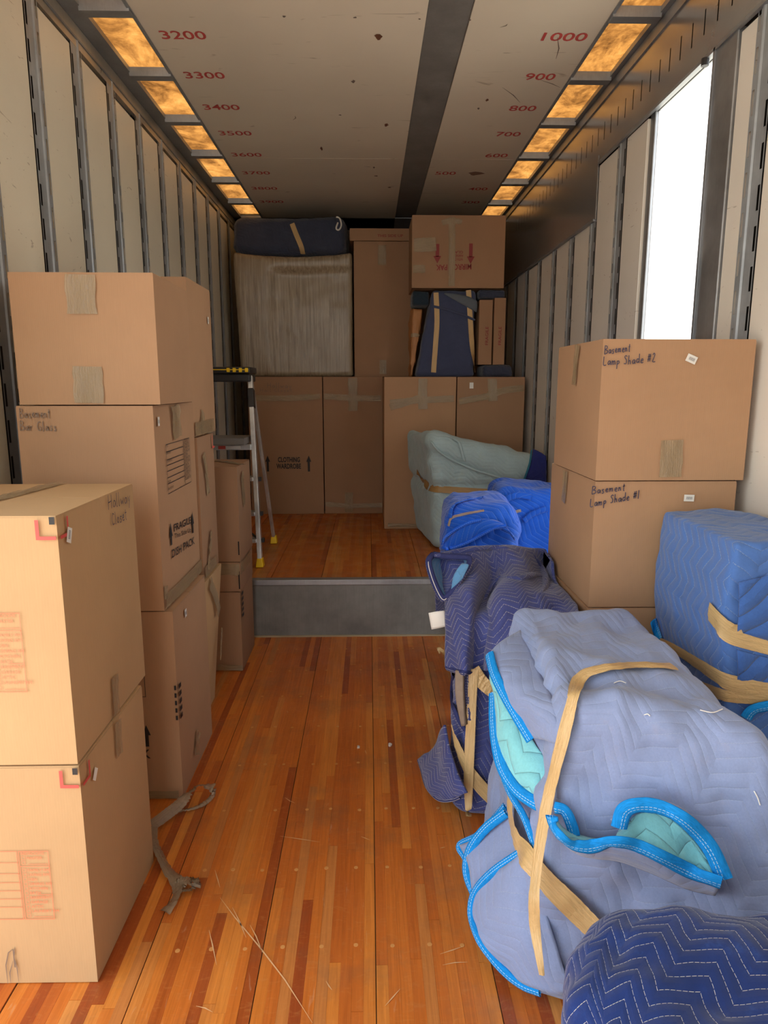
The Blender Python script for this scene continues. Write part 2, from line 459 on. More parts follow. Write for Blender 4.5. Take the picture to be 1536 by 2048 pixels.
# ---- walls
wall_l = MB(); wall_l.box((-1.36, LD1, -.12), (-1.30, FRONT + .1, 3.02)); wall_l.box((-1.36, REAR, -.12), (-1.25, LD0, 3.02)); wall_l.box((-1.36, LD0, 2.7), (-1.25, LD1, 3.02)); wall_l.box((-1.36, LD0, -.12), (-1.25, LD1, 0))
wl = tag(wall_l.build('wall_left', M_OUT), kind='structure')
DY0, DY1, DZ1 = 2.705, 3.25, 2.665       # side door opening
wall_r = MB()
wall_r.box((1.276, REAR, -.12), (1.282, DY0, 3.05)); wall_r.box((1.276, DY1, -.12), (1.282, FRONT + .1, 3.05)); wall_r.box((1.276, DY0, DZ1), (1.282, DY1, 3.05)); wall_r.box((1.276, DY0, -.12), (1.282, DY1, 0.0))
wr = tag(wall_r.build('wall_right', M_OUT), kind='structure')
mb = MB(); mb.box((-.05, REAR - .05, -.12), (1.30, REAR, 3.02)); tag(mb.build('unseen_rear_leaf', M_PANEL), kind='structure')  # unseen leaf added behind the camera to block light from the right rear
mb = MB(); mb.box((-1.30, FRONT, -.12), (1.30, FRONT + .06, 3.12)); wf = tag(mb.build('wall_front', plain('bulkhead_board', lin(120, 105, 92), .8)), kind='structure')
def post(sgn, yc, z0, z1, parent, w=.112):
    """steel logistics post with two columns of slots and a raised centre rib; real holes over a dark sheet painted as the shade inside"""
    X = lambda d: sgn * (WX - d)
    m = MB(); p, ln, sw = .125, .078, .013
    ya, yb = yc - w / 2, yc + w / 2
    cols = [(ya, ya + .006, 0), (ya + .006, ya + .006 + sw, 1), (ya + .006 + sw, yc + .006, 0), (yc + .028, yb - .006 - sw, 0), (yb - .006 - sw, yb - .006, 2), (yb - .006, yb, 0)]
    def q(y0, y1, a, b, d=.0):
        m.add([(X(d), y0, a), (X(d), y1, a), (X(d), y1, b), (X(d), y0, b)], [(0, 1, 2, 3) if sgn < 0 else (3, 2, 1, 0)])
    for y0, y1, k in cols:
        if k == 0: q(y0, y1, z0, z1)
        else:
            z = z0 + (.03 if k == 1 else .09)
            if z > z0: q(y0, y1, z0, z)
            while z < z1:
                a, b = min(z + ln, z1), min(z + p, z1)
                if b > a: q(y0, y1, a, b)
                z += p
    r0, r1 = yc + .006, yc + .028
    prof = [(r0, 0), (r0 + .006, .005), (r1 - .006, .005), (r1, 0)]
    for (y0, d0), (y1, d1) in zip(prof[:-1], prof[1:]):
        m.add([(X(d0), y0, z0), (X(d1), y1, z0), (X(d1), y1, z1), (X(d0), y0, z1)], [(0, 1, 2, 3) if sgn < 0 else (3, 2, 1, 0)])
    o = part('wall_post', m, M_POST, parent)
    v = MB(); v.box((sgn * (WX + .0225) - .002, ya, z0), (sgn * (WX + .0225) + .002, yb, z1)); part('slot_shade_sheet', v, M_DARK, o)
    return o
LP = [2.872 + .4055 * k for k in range(-3, 11)]
for y in LP:
    z0 = DECKZ + .004 if y > DECKY else .002
    post(-1, y, z0, 2.94, wl)
def panel(sgn, y0, y1, z0, z1, parent, mat, nm='wall_panel'):
    m = MB(); xs = sorted((sgn * (WX + .003), sgn * (WX + .022)))
    m.box((xs[0], y0, z0), (xs[1], y1, z1)); return part(nm, m, mat, parent, bevel=.002)
edges = LP + [FRONT]
for a, b in zip(edges[:-1], edges[1:]):
    z0 = DECKZ + .004 if a > DECKY - .3 else .002
    panel(-1, a + .058, b - .058, z0, 2.885 + random.uniform(-.012, .012), wl, M_PANEL)
mb = MB(); mb.box((-1.275, LD1, 2.905), (-1.249, FRONT, 2.998)); part('top_rail', mb, M_RAIL, wl)
mb = MB(); mb.box((-1.249, LD1, 2.935), (-1.243, FRONT, 2.943)); part('rail_bead', mb, M_BOW, wl)
# right
RP = [y for y in (.743, 1.148, 1.554, 1.96, 2.365, 3.62, 4.025, 4.43, 4.835, 5.24, 5.645, 6.05, 6.455, 6.86)]
for y in RP:
    z0 = DECKZ + .004 if y > DECKY else .002
    post(1, y, z0, 2.665 if y < 4.0 else 2.375, wr)
segs = [(a + .058, b - .058) for a, b in zip(RP[:4], RP[1:5])] + [(REAR, .685), (2.423, 2.525), (3.31, 3.56)] + [(a + .058, b - .058) for a, b in zip(RP[5:-1], RP[6:])] + [(6.918, FRONT)]
for a, b in segs:
    z0 = DECKZ + .004 if a > DECKY - .1 else .002
    zt = 2.655 if b < 4.0 else 2.372
    panel(1, a, b, z0, zt + random.uniform(-.015, 0.003), wr, M_PANELR)
# slotted header plate along the top of the right wall
m = MB(); y = REAR; p, ln = .1, .0085
X = 1.246
def hq(y0, y1, z0, z1): m.add([(X, y0, z0), (X, y1, z0), (X, y1, z1), (X, y0, z1)], [(3, 2, 1, 0)])
SZ0, SZ1 = 2.755, 2.842
hq(REAR, FRONT, SZ1, 2.95); hq(REAR, FRONT, 2.66, SZ0)
while y < 6.0:
    hq(y, y + p - ln, SZ0, SZ1); y += p
hq(y, FRONT, SZ0, SZ1)
hdr = part('header_plate', m, M_HEAD, wr)
v = MB(); v.box((1.27, REAR, 2.66), (1.274, FRONT, 2.95)); part('slot_shade_sheet', v, M_DARK, hdr)  # dark sheet stands in for the shade behind the header slots
v = MB(); v.box((1.243, 3.965, 2.375), (1.249, FRONT, 2.70)); part('lower_header_plate', v, M_HEAD, wr)
v = MB(); v.box((1.236, REAR, 2.652), (1.25, DY1 + .7, 2.664)); part('header_lip', v, M_BOW, wr)
v = MB(); v.box((1.236, 3.98, 2.366), (1.25, FRONT, 2.378)); part('header_lip', v, M_BOW, wr)
v = MB(); v.box((1.238, REAR, 2.95), (1.30, FRONT, 2.998)); part('top_rail', v, M_BOW, wr)
# side door frame
d1 = MB()
d1.box((1.243, DY0 - .175, 0.0), (1.282, DY0 - .002, DZ1)); door = tag(d1.build('door_1', M_STEEL, bevel=.004), kind='structure')
d2 = MB(); d2.box((1.262, DY1 + .002, 0.0), (1.28, DY1 + .055, DZ1)); part('door_jamb', d2, M_STEEL, door, bevel=.004)
d2 = MB(); d2.box((1.243, DY0, DZ1 - .004), (1.282, DY1, DZ1 + .0)); part('door_head', d2, M_STEEL, door)
d2 = MB(); pp = aty(1421, 109, 2.72); d2.tube([(1.236, 2.745, 2.655), (1.236, 2.745, 2.63)], .014, 10); part('bump_stop', d2, M_BPLAS, door)
d2 = MB(); d2.box((1.236, DY0 - .03, 0.0), (1.2425, DY0 - .018, DZ1)); part('door_seal', d2, M_BOW, door)

# ---- roof: side flanges, amber skylights, bows, ceiling sheets
roof = MB(); roof.box((-.965, REAR, CZ + .03), (1.008, FRONT, CZ + .06)); roof.box((-1.36, REAR, CZ + .03), (-1.215, FRONT, CZ + .06)); roof.box((1.255, REAR, CZ + .03), (1.36, FRONT, CZ + .06)); roof.box((-1.3, FRONT - .52, CZ + .03), (1.3, FRONT + .06, CZ + .06))
ceil = tag(roof.build('ceiling', M_OUT), kind='structure')
mb = MB(); mb.box((-1.30, REAR, CZ), (-1.175, FRONT, CZ + .023)); part('roof_flange', mb, M_BOW, ceil)
mb = MB(); mb.box((1.215, REAR, CZ), (1.30, FRONT, CZ + .023)); part('roof_flange', mb, M_BOW, ceil)
mb = MB(); mb.box((-1.30, FRONT - .5, CZ), (1.3, FRONT, CZ + .023)); part('roof_flange', mb, M_BOW, ceil)
BOWS = [3.785 + .604 * k for k in range(-4, 6)]
for y in BOWS:
    for xa, xb in ((-1.18, -.975), (1.018, 1.222)):
        m = MB(); c = [(xa, y - .028, CZ - .016), (xb, y - .028, CZ - .016), (xb, y + .028, CZ - .016), (xa, y + .028, CZ - .016), (xa, y - .036, CZ + .022), (xb, y - .036, CZ + .022), (xb, y + .036, CZ + .022), (xa, y + .036, CZ + .022)]
        m.prism8(c); part('roof_bow', m, M_BOW, ceil)
be = [REAR] + BOWS + [FRONT - .5]
for a, b in zip(be[:-1], be[1:]):
    for xa, xb in ((-1.2, -.985), (1.025, 1.24)):
        if b - a < .1: continue
        m = MB(); m.add([(xa, a + .02, CZ + .025), (xa, b - .02, CZ + .025), (xb, b - .02, CZ + .025), (xb, a + .02, CZ + .025)], [(0, 1, 2, 3)]); part('skylight_pane', m, M_SKY, ceil)
        m = MB()
for xa, xb in ((-.975, .247), (.433, 1.018)):
    for a, b in ((REAR, 2.595), (2.6, 5.045), (5.05, FRONT)):
        m = MB(); m.box((xa, a, CZ), (xb, b, CZ + .023)); part('ceiling_sheet', m, M_CEIL, ceil)
m = MB(); m.box((.249, REAR, CZ + .006), (.431, FRONT, CZ + .023)); part('ceiling_strip', m, M_STRIP, ceil)
for xa in (-.985, 1.014):
    m = MB(); m.box((xa, REAR, CZ - .006), (xa + .014, FRONT - .5, CZ + .02)); part('sheet_trim', m, M_BOW, ceil)

# ---- lettering helpers
def text_tris(s, size=1.0, bold=0.0, xs=1.0):
    cu = bpy.data.curves.new('t', 'FONT'); cu.body = s; cu.size = 1; cu.resolution_u = 3; cu.offset = bold
    o = bpy.data.objects.new('t', cu); COL.objects.link(o)
    me = bpy.data.meshes.new_from_object(o)
    V = np.array([v.co[:] for v in me.vertices]) if len(me.vertices) else np.zeros((0, 3))
    Fc = [tuple(p.vertices) for p in me.polygons]
    bpy.data.objects.remove(o); bpy.data.curves.remove(cu); bpy.data.meshes.remove(me)
    if len(V):
        V = V - [V[:, 0].min(), 0, 0]
        V = V * [size * xs, size, 1]
    return V, Fc
def put_text(mb, s, org, U, Vd, height, width=None, bold=0.0, center=False):
    """flat print: cap height and optional total width in metres along U / Vd"""
    V, Fc = text_tris(s, 1.0, bold)
    if not len(V): return
    cap = .73; sy = height / cap; sxx = sy if width is None else width / max(V[:, 0].max(), 1e-6)
    U = np.asarray(U, float); Vd = np.asarray(Vd, float)
    ox = -V[:, 0].max() * sxx / 2 if center else 0
    W = np.asarray(org) + np.outer(V[:, 0] * sxx + ox, U) + np.outer(V[:, 1] * sy, Vd)
    mb.add(W, Fc)
def put_rect(mb, org, U, Vd, x0, y0, x1, y1):
    U = np.asarray(U, float); Vd = np.asarray(Vd, float); o = np.asarray(org)
    mb.add([o + U * x0 + Vd * y0, o + U * x1 + Vd * y0, o + U * x1 + Vd * y1, o + U * x0 + Vd * y1], [(0, 1, 2, 3)])
def put_frame(mb, org, U, Vd, x0, y0, x1, y1, w):
    put_rect(mb, org, U, Vd, x0, y0, x1, y0 + w); put_rect(mb, org, U, Vd, x0, y1 - w, x1, y1)
    put_rect(mb, org, U, Vd, x0, y0 + w, x0 + w, y1 - w); put_rect(mb, org, U, Vd, x1 - w, y0 + w, x1, y1 - w)
def put_arrow(mb, org, U, Vd, x, y0, y1, w):
    put_rect(mb, org, U, Vd, x - w * .22, y0, x + w * .22, y1 - w * 1.3)
    U = np.asarray(U, float); Vd = np.asarray(Vd, float); o = np.asarray(org)
    mb.add([o + U * (x - w / 2) + Vd * (y1 - w * 1.3), o + U * (x + w / 2) + Vd * (y1 - w * 1.3), o + U * x + Vd * y1], [(0, 1, 2)])
G = {  # single stroke hand lettering, unit x-height .5, cap 1
 'B': (.6, [[(0, 0), (.03, 1)], [(.03, 1), (.4, .95), (.42, .7), (.05, .52), (.5, .42), (.5, .1), (0, 0)]]), 'L': (.5, [[(.05, 1), (0, 0), (.42, .06)]]),
 'S': (.5, [[(.42, .85), (.2, 1), (.03, .78), (.35, .45), (.3, .05), (0, .1)]]), 'G': (.6, [[(.5, .85), (.25, 1), (0, .5), (.2, 0), (.5, .1), (.5, .42), (.3, .42)]]),
 'H': (.6, [[(0, 0), (.05, 1)], [(.45, 0), (.5, 1)], [(0, .45), (.5, .55)]]), 'C': (.5, [[(.45, .8), (.25, 1), (0, .5), (.15, 0), (.45, .12)]]),
 'a': (.45, [[(.35, .42), (.15, .5), (0, .22), (.12, 0), (.32, .2), (.36, .48), (.38, 0)]]), 's': (.38, [[(.3, .45), (.1, .5), (.05, .34), (.28, .18), (.2, 0), (0, .05)]]),
 'e': (.4, [[(0, .25), (.32, .28), (.25, .5), (.06, .42), (.04, .1), (.2, 0), (.35, .1)]]), 'm': (.6, [[(0, 0), (.03, .5)], [(.03, .35), (.16, .5), (.22, 0)], [(.22, .35), (.38, .5), (.45, 0)]]),
 'n': (.42, [[(0, 0), (.03, .5)], [(.03, .35), (.2, .5), (.28, 0)]]), 't': (.36, [[(.15, .9), (.12, .05), (.25, 0)], [(0, .6), (.3, .64)]]), 'r': (.36, [[(0, 0), (.03, .5)], [(.03, .32), (.14, .48), (.26, .45)]]),
 'l': (.22, [[(.05, 1), (.03, 0), (.12, .02)]]), 'p': (.42, [[(0, -.4), (.03, .5)], [(.03, .42), (.25, .5), (.3, .2), (.03, .1)]]), 'h': (.42, [[(.02, 1), (0, 0)], [(0, .3), (.2, .5), (.28, 0)]]),
 'd': (.45, [[(.32, .4), (.1, .48), (0, .2), (.12, 0), (.32, .2)], [(.36, 1), (.34, 0)]]), '#': (.55, [[(.1, .1), (.2, .95)], [(.3, .1), (.4, .95)], [(0, .35), (.45, .4)], [(.03, .65), (.48, .7)]]),
 '1': (.2, [[(.08, 1), (.05, 0)]]), '2': (.5, [[(.05, .8), (.2, 1), (.38, .8), (.0, 0), (.45, .04)]]), 'w': (.55, [[(0, .5), (.1, 0), (.22, .42), (.34, 0), (.45, .5)]]),
 'y': (.42, [[(0, .5), (.15, .1)], [(.34, .5), (.1, -.4)]]), 'o': (.42, [[(.2, .5), (0, .25), (.15, 0), (.34, .2), (.2, .5)]]), 'u': (.42, [[(0, .5), (.06, .02), (.28, .1), (.32, .5), (.34, 0)]]), 'i': (.2, [[(.05, .5), (.05, 0)]]),
}
def handwrite(mb, s, org, U, Vd, h, width=None, w=.0028, nrm=None, slope=0.0):
    U = np.asarray(U, float); Vd = np.asarray(Vd, float); N = np.cross(U, Vd) if nrm is None else np.asarray(nrm)
    tot = sum(G[c][0] + .12 if c in G else .4 for c in s); k = (width / tot) if width else h
    x = 0; rr = random.Random(s)
    for c in s:
        if c not in G: x += .4; continue
        adv, st = G[c]; jy = rr.uniform(-.05, .05)
        for q in st:
            pts = [np.asarray(org) + U * ((x + a + rr.uniform(-.015, .015)) * k) + Vd * ((b + jy + rr.uniform(-.02, .02)) * h + slope * x * k) for a, b in q]
            if len(pts) > 2:   # light smoothing
                t = np.linspace(0, len(pts) - 1, (len(pts) - 1) * 3 + 1); A = np.array(pts)
                pts = np.stack([np.interp(t, range(len(A)), A[:, i]) for i in range(3)], 1)
                pts[1:-1] = (pts[:-2] + 2 * pts[1:-1] + pts[2:]) / 4
            else: pts = [pts[0], (pts[0] + pts[1]) / 2, pts[1]]
            ribbon_flat(mb, pts, w, N, False)
        x += adv + .12

# red stencilled numbers on the ceiling
for k, s in enumerate(('3200', '3300', '3400', '3500', '3600', '3700', '3800', '3900')):
    y = 3.38 + .4 * k
    m = MB(); put_text(m, s, (-.915, y + .035, CZ - .0012), (1, 0, 0), (0, -1, 0), .075, .2, .012); part('stencil_number', m, M_STENCIL, ceil)
for k, s in enumerate(('1000', '900', '800', '700', '600', '500', '400', '300')):
    y = 3.36 + .4 * k; x = .49 if s == '500' else (.79 if len(s) == 3 else .775)
    m = MB(); put_text(m, s, (x, y + .035, CZ - .0012), (1, 0, 0), (0, -1, 0), .075, .2 if len(s) == 4 else .15, .012); part('stencil_number', m, M_STENCIL, ceil)
def blob(name, P0, U, V, r1, r2, mat, parent, seed):
    m = MB(); rr = random.Random(seed); n = 11
    pts = [np.asarray(P0) + np.asarray(U) * (r1 * math.cos(a) * rr.uniform(.5, 1.15)) + np.asarray(V) * (r2 * math.sin(a) * rr.uniform(.5, 1.15)) for a in np.linspace(0, 2 * math.pi, n + 1)[:-1]]
    m.add(pts, [tuple(range(n))]); return part(name, m, mat, parent)
for k, (x, y, a, b) in enumerate(((757, 73, .018, .03), (707, 163, .012, .02), (773, 250, .014, .03), (643, 297, .008, .04), (748, 335, .01, .02), (752, 352, .014, .014), (779, 375, .014, .016), (974, 200, .011, .02),
                                  (957, 217, .009, .018), (680, 230, .01, .01), (710, 35, .008, .008), (568, 33, .01, .008), (940, 40, .006, .008), (839, 38, .006, .006))):
    blob('paint_chip', atz(x, y, CZ - .0015), (1, 0, 0), (0, -1, 0), a, b, M_RUST if k in (0, 2, 3, 7) else M_SCUFF, ceil, k)
blob('stain', atz(951, 347, CZ - .0012), (1, 0, 0), (0, -1, 0), .07, .05, plain('brown_stain', lin(132, 104, 92), .7), ceil, 77)
for k, (x0, y0, x1, y1) in enumerate(((1115, 75, 1112, 118), (1080, 160, 1120, 175), (1005, 175, 1040, 205), (1000, 55, 1015, 48), (590, 232, 586, 240), (780, 318, 790, 317), (728, 333, 742, 334))):
    a, b = atz(x0, y0, CZ - .0014), atz(x1, y1, CZ - .0014); m = MB(); ribbon_flat(m, [a, (a + b) / 2 + [.01, 0, 0], b], .006, (0, 0, -1)); part('scuff_mark', m, M_SCUFF, ceil)

# =================================================================== CARTONS
def on_face(face, px, py, c):
    """point of a carton face (plane in world axes) seen along a view ray"""
    if face == 'F': return aty(px, py, c)
    if face == 'T': return atz(px, py, c)
    return atx(px, py, c)
def tape_strip(name, mb_pts, width, nrm, mat, parent, wob=.0012, seed=0):
    pts = np.asarray(mb_pts, float)
    L = np.concatenate([[0], np.cumsum(np.linalg.norm(np.diff(pts, axis=0), axis=1))])
    n = max(6, int(L[-1] / .02)); t = np.linspace(0, L[-1], n)
    P = np.stack([np.interp(t, L, pts[:, i]) for i in range(3)], 1)
    nr = np.asarray(nrm, float)
    if nr.ndim == 1: Nn = np.broadcast_to(nr, P.shape)
    else:
        Nn = np.stack([np.interp(t, L, nr[:, i]) for i in range(3)], 1); Nn = Nn / np.linalg.norm(Nn, axis=1)[:, None]
    T = np.gradient(P, axis=0); T /= np.linalg.norm(T, axis=1)[:, None] + 1e-9
    B = np.cross(T, Nn); B /= np.linalg.norm(B, axis=1)[:, None] + 1e-9
    m = 7; s = np.linspace(-.5, .5, m); rr = np.random.default_rng(seed + 3)
    end = 1 + rr.uniform(-.06, .06, n)
    G_ = P[:, None, :] + B[:, None, :] * (s[None, :, None] * width * end[:, None, None])
    hh = np.abs(rr.normal(0, wob, (n, m)))
    G_ = G_ + Nn[:, None, :] * (.0012 + hh)[..., None]
    UV = np.stack(np.broadcast_arrays(t[:, None] + 0 * s[None, :], s[None, :] * width + 0 * t[:, None]), -1)
    mb = MB(); mb.grid(G_, UV); return part(name, mb, mat, parent, smooth=True)
def carton(label, x0, x1, y0, y1, z0, z1, mat=CARD, rz=0.0, group=None, flaps=True, lean=(0, 0), bulge=.004, name='moving_carton', cat='box', taper=0.0):
    cx, cy = (x0 + x1) / 2, (y0 + y1) / 2
    t = thing(name, label, cat, (cx, cy, z0), rz, group)
    R = np.array(WM[t.name].to_3x3()); O = np.array([cx, cy, z0])
    w, d, h = x1 - x0, y1 - y0, z1 - z0
    W = lambda p: O + R @ np.array(p)
    ft = .004 if flaps else 0
    b = MB(); n = 10
    def face(o, u, v, nn):
        P = np.zeros((n + 1, n + 1, 3))
        for i in range(n + 1):
            for j in range(n + 1):
                a, c = i / n, j / n
                bl = bulge * 16 * a * (1 - a) * c * (1 - c)
                q = np.array(o) + np.array(u) * a + np.array(v) * c + np.array(nn) * bl
                k = q[2] / h
                q = q + np.array([lean[0] * k, lean[1] * k, 0]); q[0] -= taper * (1 - k) * (1 if q[0] > 0 else 0)
                P[i, j] = W(q)
        b.grid(P)
    hh = h - ft
    face((-w / 2, -d / 2, 0), (w, 0, 0), (0, 0, hh), (0, -1, 0)); face((w / 2, d / 2, 0), (-w, 0, 0), (0, 0, hh), (0, 1, 0))
    face((w / 2, -d / 2, 0), (0, d, 0), (0, 0, hh), (1, 0, 0)); face((-w / 2, d / 2, 0), (0, -d, 0), (0, 0, hh), (-1, 0, 0))
    if not flaps: face((-w / 2, -d / 2, hh), (w, 0, 0), (0, d, 0), (0, 0, .3))
    else: face((-w / 2, -d / 2, hh - .002), (w, 0, 0), (0, d, 0), (0, 0, 0))
    face((w / 2, -d / 2, 0), (-w, 0, 0), (0, d, 0), (0, 0, 0))
    body = part('body', b, mat, t, smooth=False)
    if flaps:
        for s in (0, 1):
            f = MB(); ya, yb = (-d / 2 + .001, -.0015) if s == 0 else (.0015, d / 2 - .001)
            c = [(-w / 2 + .001, ya, hh - .001), (w / 2 - .001, ya, hh - .001), (w / 2 - .001, yb, hh - .001), (-w / 2 + .001, yb, hh - .001)]
            c = c + [(p[0], p[1], h) for p in c]
            c = [W((p[0] + lean[0], p[1] + lean[1], p[2])) for p in c]
            f.prism8(c); part('flap', f, mat, t)
    t['_'] = 0; del t['_']
    t_faces[t.name] = (W, w, d, h, lean)
    return t
t_faces = {}
def FX(t, face):      # local frame of a carton face in the world: origin at the face's lower left corner seen from outside
    W, w, d, h, ln = t_faces[t.name]; e = .0058
    if face == 'F': o, u = (-w / 2, -d / 2 - e, 0), (w / 2, -d / 2 - e, 0)
    elif face == 'R': o, u = (w / 2 + e, -d / 2, 0), (w / 2 + e, d / 2, 0)
    elif face == 'L': o, u = (-w / 2 - e, d / 2, 0), (-w / 2 - e, -d / 2, 0)
    else: o, u = (-w / 2, -d / 2, h + .001), (w / 2, -d / 2, h + .001)
    O = W(o); U = W(u) - O; L = np.linalg.norm(U); U = U / L
    V = np.array([ln[0] / h, ln[1] / h, 1.0]) if face != 'T' else W((0, d / 2, h)) - W((0, -d / 2, h))
    V = V / np.linalg.norm(V)
    return O, U, V, np.cross(U, V)
def facept(t, face, px, py):
    O, U, V, N = FX(t, face); d = ray(px, py); k = np.dot(O - EYEP, N) / np.dot(d, N); return EYEP + d * k
def fuv(t, face, px, py):
    O, U, V, N = FX(t, face); p = facept(t, face, px, py) - O; return float(p @ U), float(p @ V)
def tape_px(t, pts, width, mat=None, name='tape_strip', wob=.0012, seed=0):
    """tape over one or more faces: pts = [(face, px, py), ...]"""
    P, N = [], []
    q0, q1 = fuv(t, *pts[0]), fuv(t, *pts[-1]); horiz = abs(q1[1] - q0[1]) < max(abs(q1[0] - q0[0]), .05) or pts[0][0] != pts[-1][0]
    for f, x, y in pts:
        O, U, V, n_ = FX(t, f); p = facept(t, f, x, y); W_, w, d, h, ln = t_faces[t.name]; q = p - O
        wid = w if f in 'FT' else d; hei = h if f != 'T' else d; mg = width * .56 if horiz else .004
        u_, v_ = float(q @ U), float(q @ V)
        if f != 'T': v_ = min(max(v_, mg), hei - mg); u_ = min(max(u_, .002), wid - .002)
        P.append(O + U * u_ + V * v_); N.append(n_)
    return tape_strip(name, P, width, N, mat or M_TAPE, t, wob, seed)
def tape_uv(t, pts, width, mat=None, name='tape_strip', seed=0):
    P, N = [], []
    for f, u, v in pts:
        O, U, V, n = FX(t, f); P.append(O + U * u + V * v); N.append(n)
    return tape_strip(name, P, width, N, mat or M_TAPE, t, .001, seed)
def sticker(t, face, px, py, w=.03, h=.02, rot=0.0, bars=True):
    O, U, V, N = FX(t, face); c = facept(t, face, px, py)
    u2 = U * math.cos(rot) + V * math.sin(rot); v2 = -U * math.sin(rot) + V * math.cos(rot)
    m = MB(); put_rect(m, c + N * .001, u2, v2, -w / 2, -h / 2, w / 2, h / 2); o = part('sticker', m, M_STICK, t)
    if bars:
        m = MB()
        for i in range(6): put_rect(m, c + N * .0014, u2, v2, -w * .25 + i * w * .1, -h * .2, -w * .25 + i * w * .1 + w * .05, h * .2)
        part('barcode', m, M_BAR, o)
    return o
def write(t, face, s, px0, py0, px1, h, mat=M_INK, w=.0026, slope=0.0, py1=None):
    O, U, V, N = FX(t, face); a = facept(t, face, px0, py0); b = facept(t, face, px1, py0 if py1 is None else py1)
    D = b - a; L = np.linalg.norm(D); D = D / L
    m = MB(); handwrite(m, s, a + N * .0006, D, V, h, L, w, N); return part('handwriting', m, mat, t)

# ---- stack A: front left
A1 = carton('lower kraft carton of the nearest left stack, red room checklist at its lower left', -1.147, -.687, 1.50, 1.945, .002, .595, CARD2, math.radians(-.4))
A2 = carton('upper carton of the nearest left stack, Hallway Closet written on its side', -1.153, -.693, 1.50, 2.005, .599, 1.196, CARD2, math.radians(.3))
def red_corner(t):
    for f in ('F', 'R'):
        O, U, V, N = FX(t, f); W_, w, d, h, ln = t_faces[t.name]; m = MB(); k = 1 if f == 'F' else -1
        bx = w if f == 'F' else 0.0
        xs = sorted((bx - k * .037, bx - k * .045)); put_rect(m, O + N * .0006, U, V, xs[0], h - .045, xs[1], h - .008)
        xs = sorted((bx - k * .001, bx - k * .045)); put_rect(m, O + N * .0006, U, V, xs[0], h - .053, xs[1], h - .045)
        part('red_corner_mark', m, M_RED, t)
    O, U, V, N = FX(t, 'F'); m = MB(); put_rect(m, O + N * .0012, U, V, w - .013, h - .018, w - .001, h - .001); part('corner_hole', m, M_BLACK, t)
red_corner(A1); red_corner(A2)
ROOMS = ['BEDROOMS', 'MASTER', None, 'FAMILY RM', 'LIVING RM', 'DEN', 'DINING RM', 'KITCHEN', 'BATH', 'BASEMENT', 'GARAGE', 'ATTIC', 'LAUNDRY RM', None]
def checklist(t, tl, br, partner=True):
    O, U, V, N = FX(t, 'F'); O = O + N * .0008
    x0, y1 = fuv(t, 'F', *tl); x1, y0 = fuv(t, 'F', *br)
    m = MB(); put_frame(m, O, U, V, x0, y0, x1, y1, .0016)
    n = 15; st = (y1 - y0) / n
    for i, r in enumerate(ROOMS):
        yy = y1 - st * (i + 1 + (.6 if i > 2 else 0)) + st * .1
        if r != 'BEDROOMS': put_frame(m, O, U, V, x0 + .006, yy, x0 + .006 + st * .72, yy + st * .75, .0009)
        if r: put_text(m, r, O + U * (x0 + .006 + (st if r != 'BEDROOMS' else 0)) + V * (yy + st * .08), U, V, st * .62)
        else: put_rect(m, O, U, V, x0 + .009 + st, yy, x1 - .004, yy + .0012)
        if r == 'BATH': put_rect(m, O, U, V, x0 + .035, yy - .001, x1 - .002, yy + .0004)
    put_rect(m, O, U, V, x0, y1 - st * 3.35, x1, y1 - st * 3.35 + .0014)
    part('red_checklist', m, M_REDL, t)
    if partner:
        m = MB(); a0 = x0 - .19; put_frame(m, O, U, V, a0, y0, x0 - .003, y1, .0016)
        for k in (.17, .33, .46, .58, .70, .82): put_rect(m, O, U, V, a0, y1 - (y1 - y0) * k, x0 - .003, y1 - (y1 - y0) * k + .0013)
        for k, s in ((.07, 'TO'), (.24, 'ADDRESS'), (.39, 'CONTENTS')): put_text(m, s, O + U * (a0 + .006) + V * (y1 - (y1 - y0) * k), U, V, .006)
        part('red_address_form', m, M_REDL, t)
checklist(A1, (36, 1702), (110, 1838)); checklist(A2, (-26, 1226), (55, 1384))
tape_px(A2, [('T', -175, 1052), ('T', -60, 1012), ('T', 60, 982), ('T', 118, 966)], .05, seed=1)
tape_px(A2, [('R', 228, 1352), ('R', 231, 1405), ('R', 233, 1428)], .045, seed=2)
tape_px(A1, [('R', 234, 1442), ('R', 236, 1475), ('R', 238, 1510)], .042, seed=48)
sticker(A2, 'R', 138, 1070, .035, .024, 1.2); sticker(A1, 'R', 190, 1548, .03, .02, .9, False)
write(A2, 'R', 'Hallway', 217, 1020, 262, .038, M_INK, .0026, py1=1003); write(A2, 'R', 'Closet', 224, 1052, 255, .034, M_INK, .0026, py1=1038)
write(A1, 'F', 'l', 30, 1935, 34, .05, M_INKF, .003)
m = MB(); O, U, V, N = FX(A1, 'F')
for s in ([(16, 1968), (12, 1930), (17, 1905), (26, 1898)], [(38, 1964), (34, 1935), (28, 1915), (30, 1893)], [(22, 1966), (20, 1945), (26, 1922)]): ribbon_flat(m, [facept(A1, 'F', *q) + N * .0005 for q in s], .003, N)
part('pen_scribble', m, M_INKF, A1)

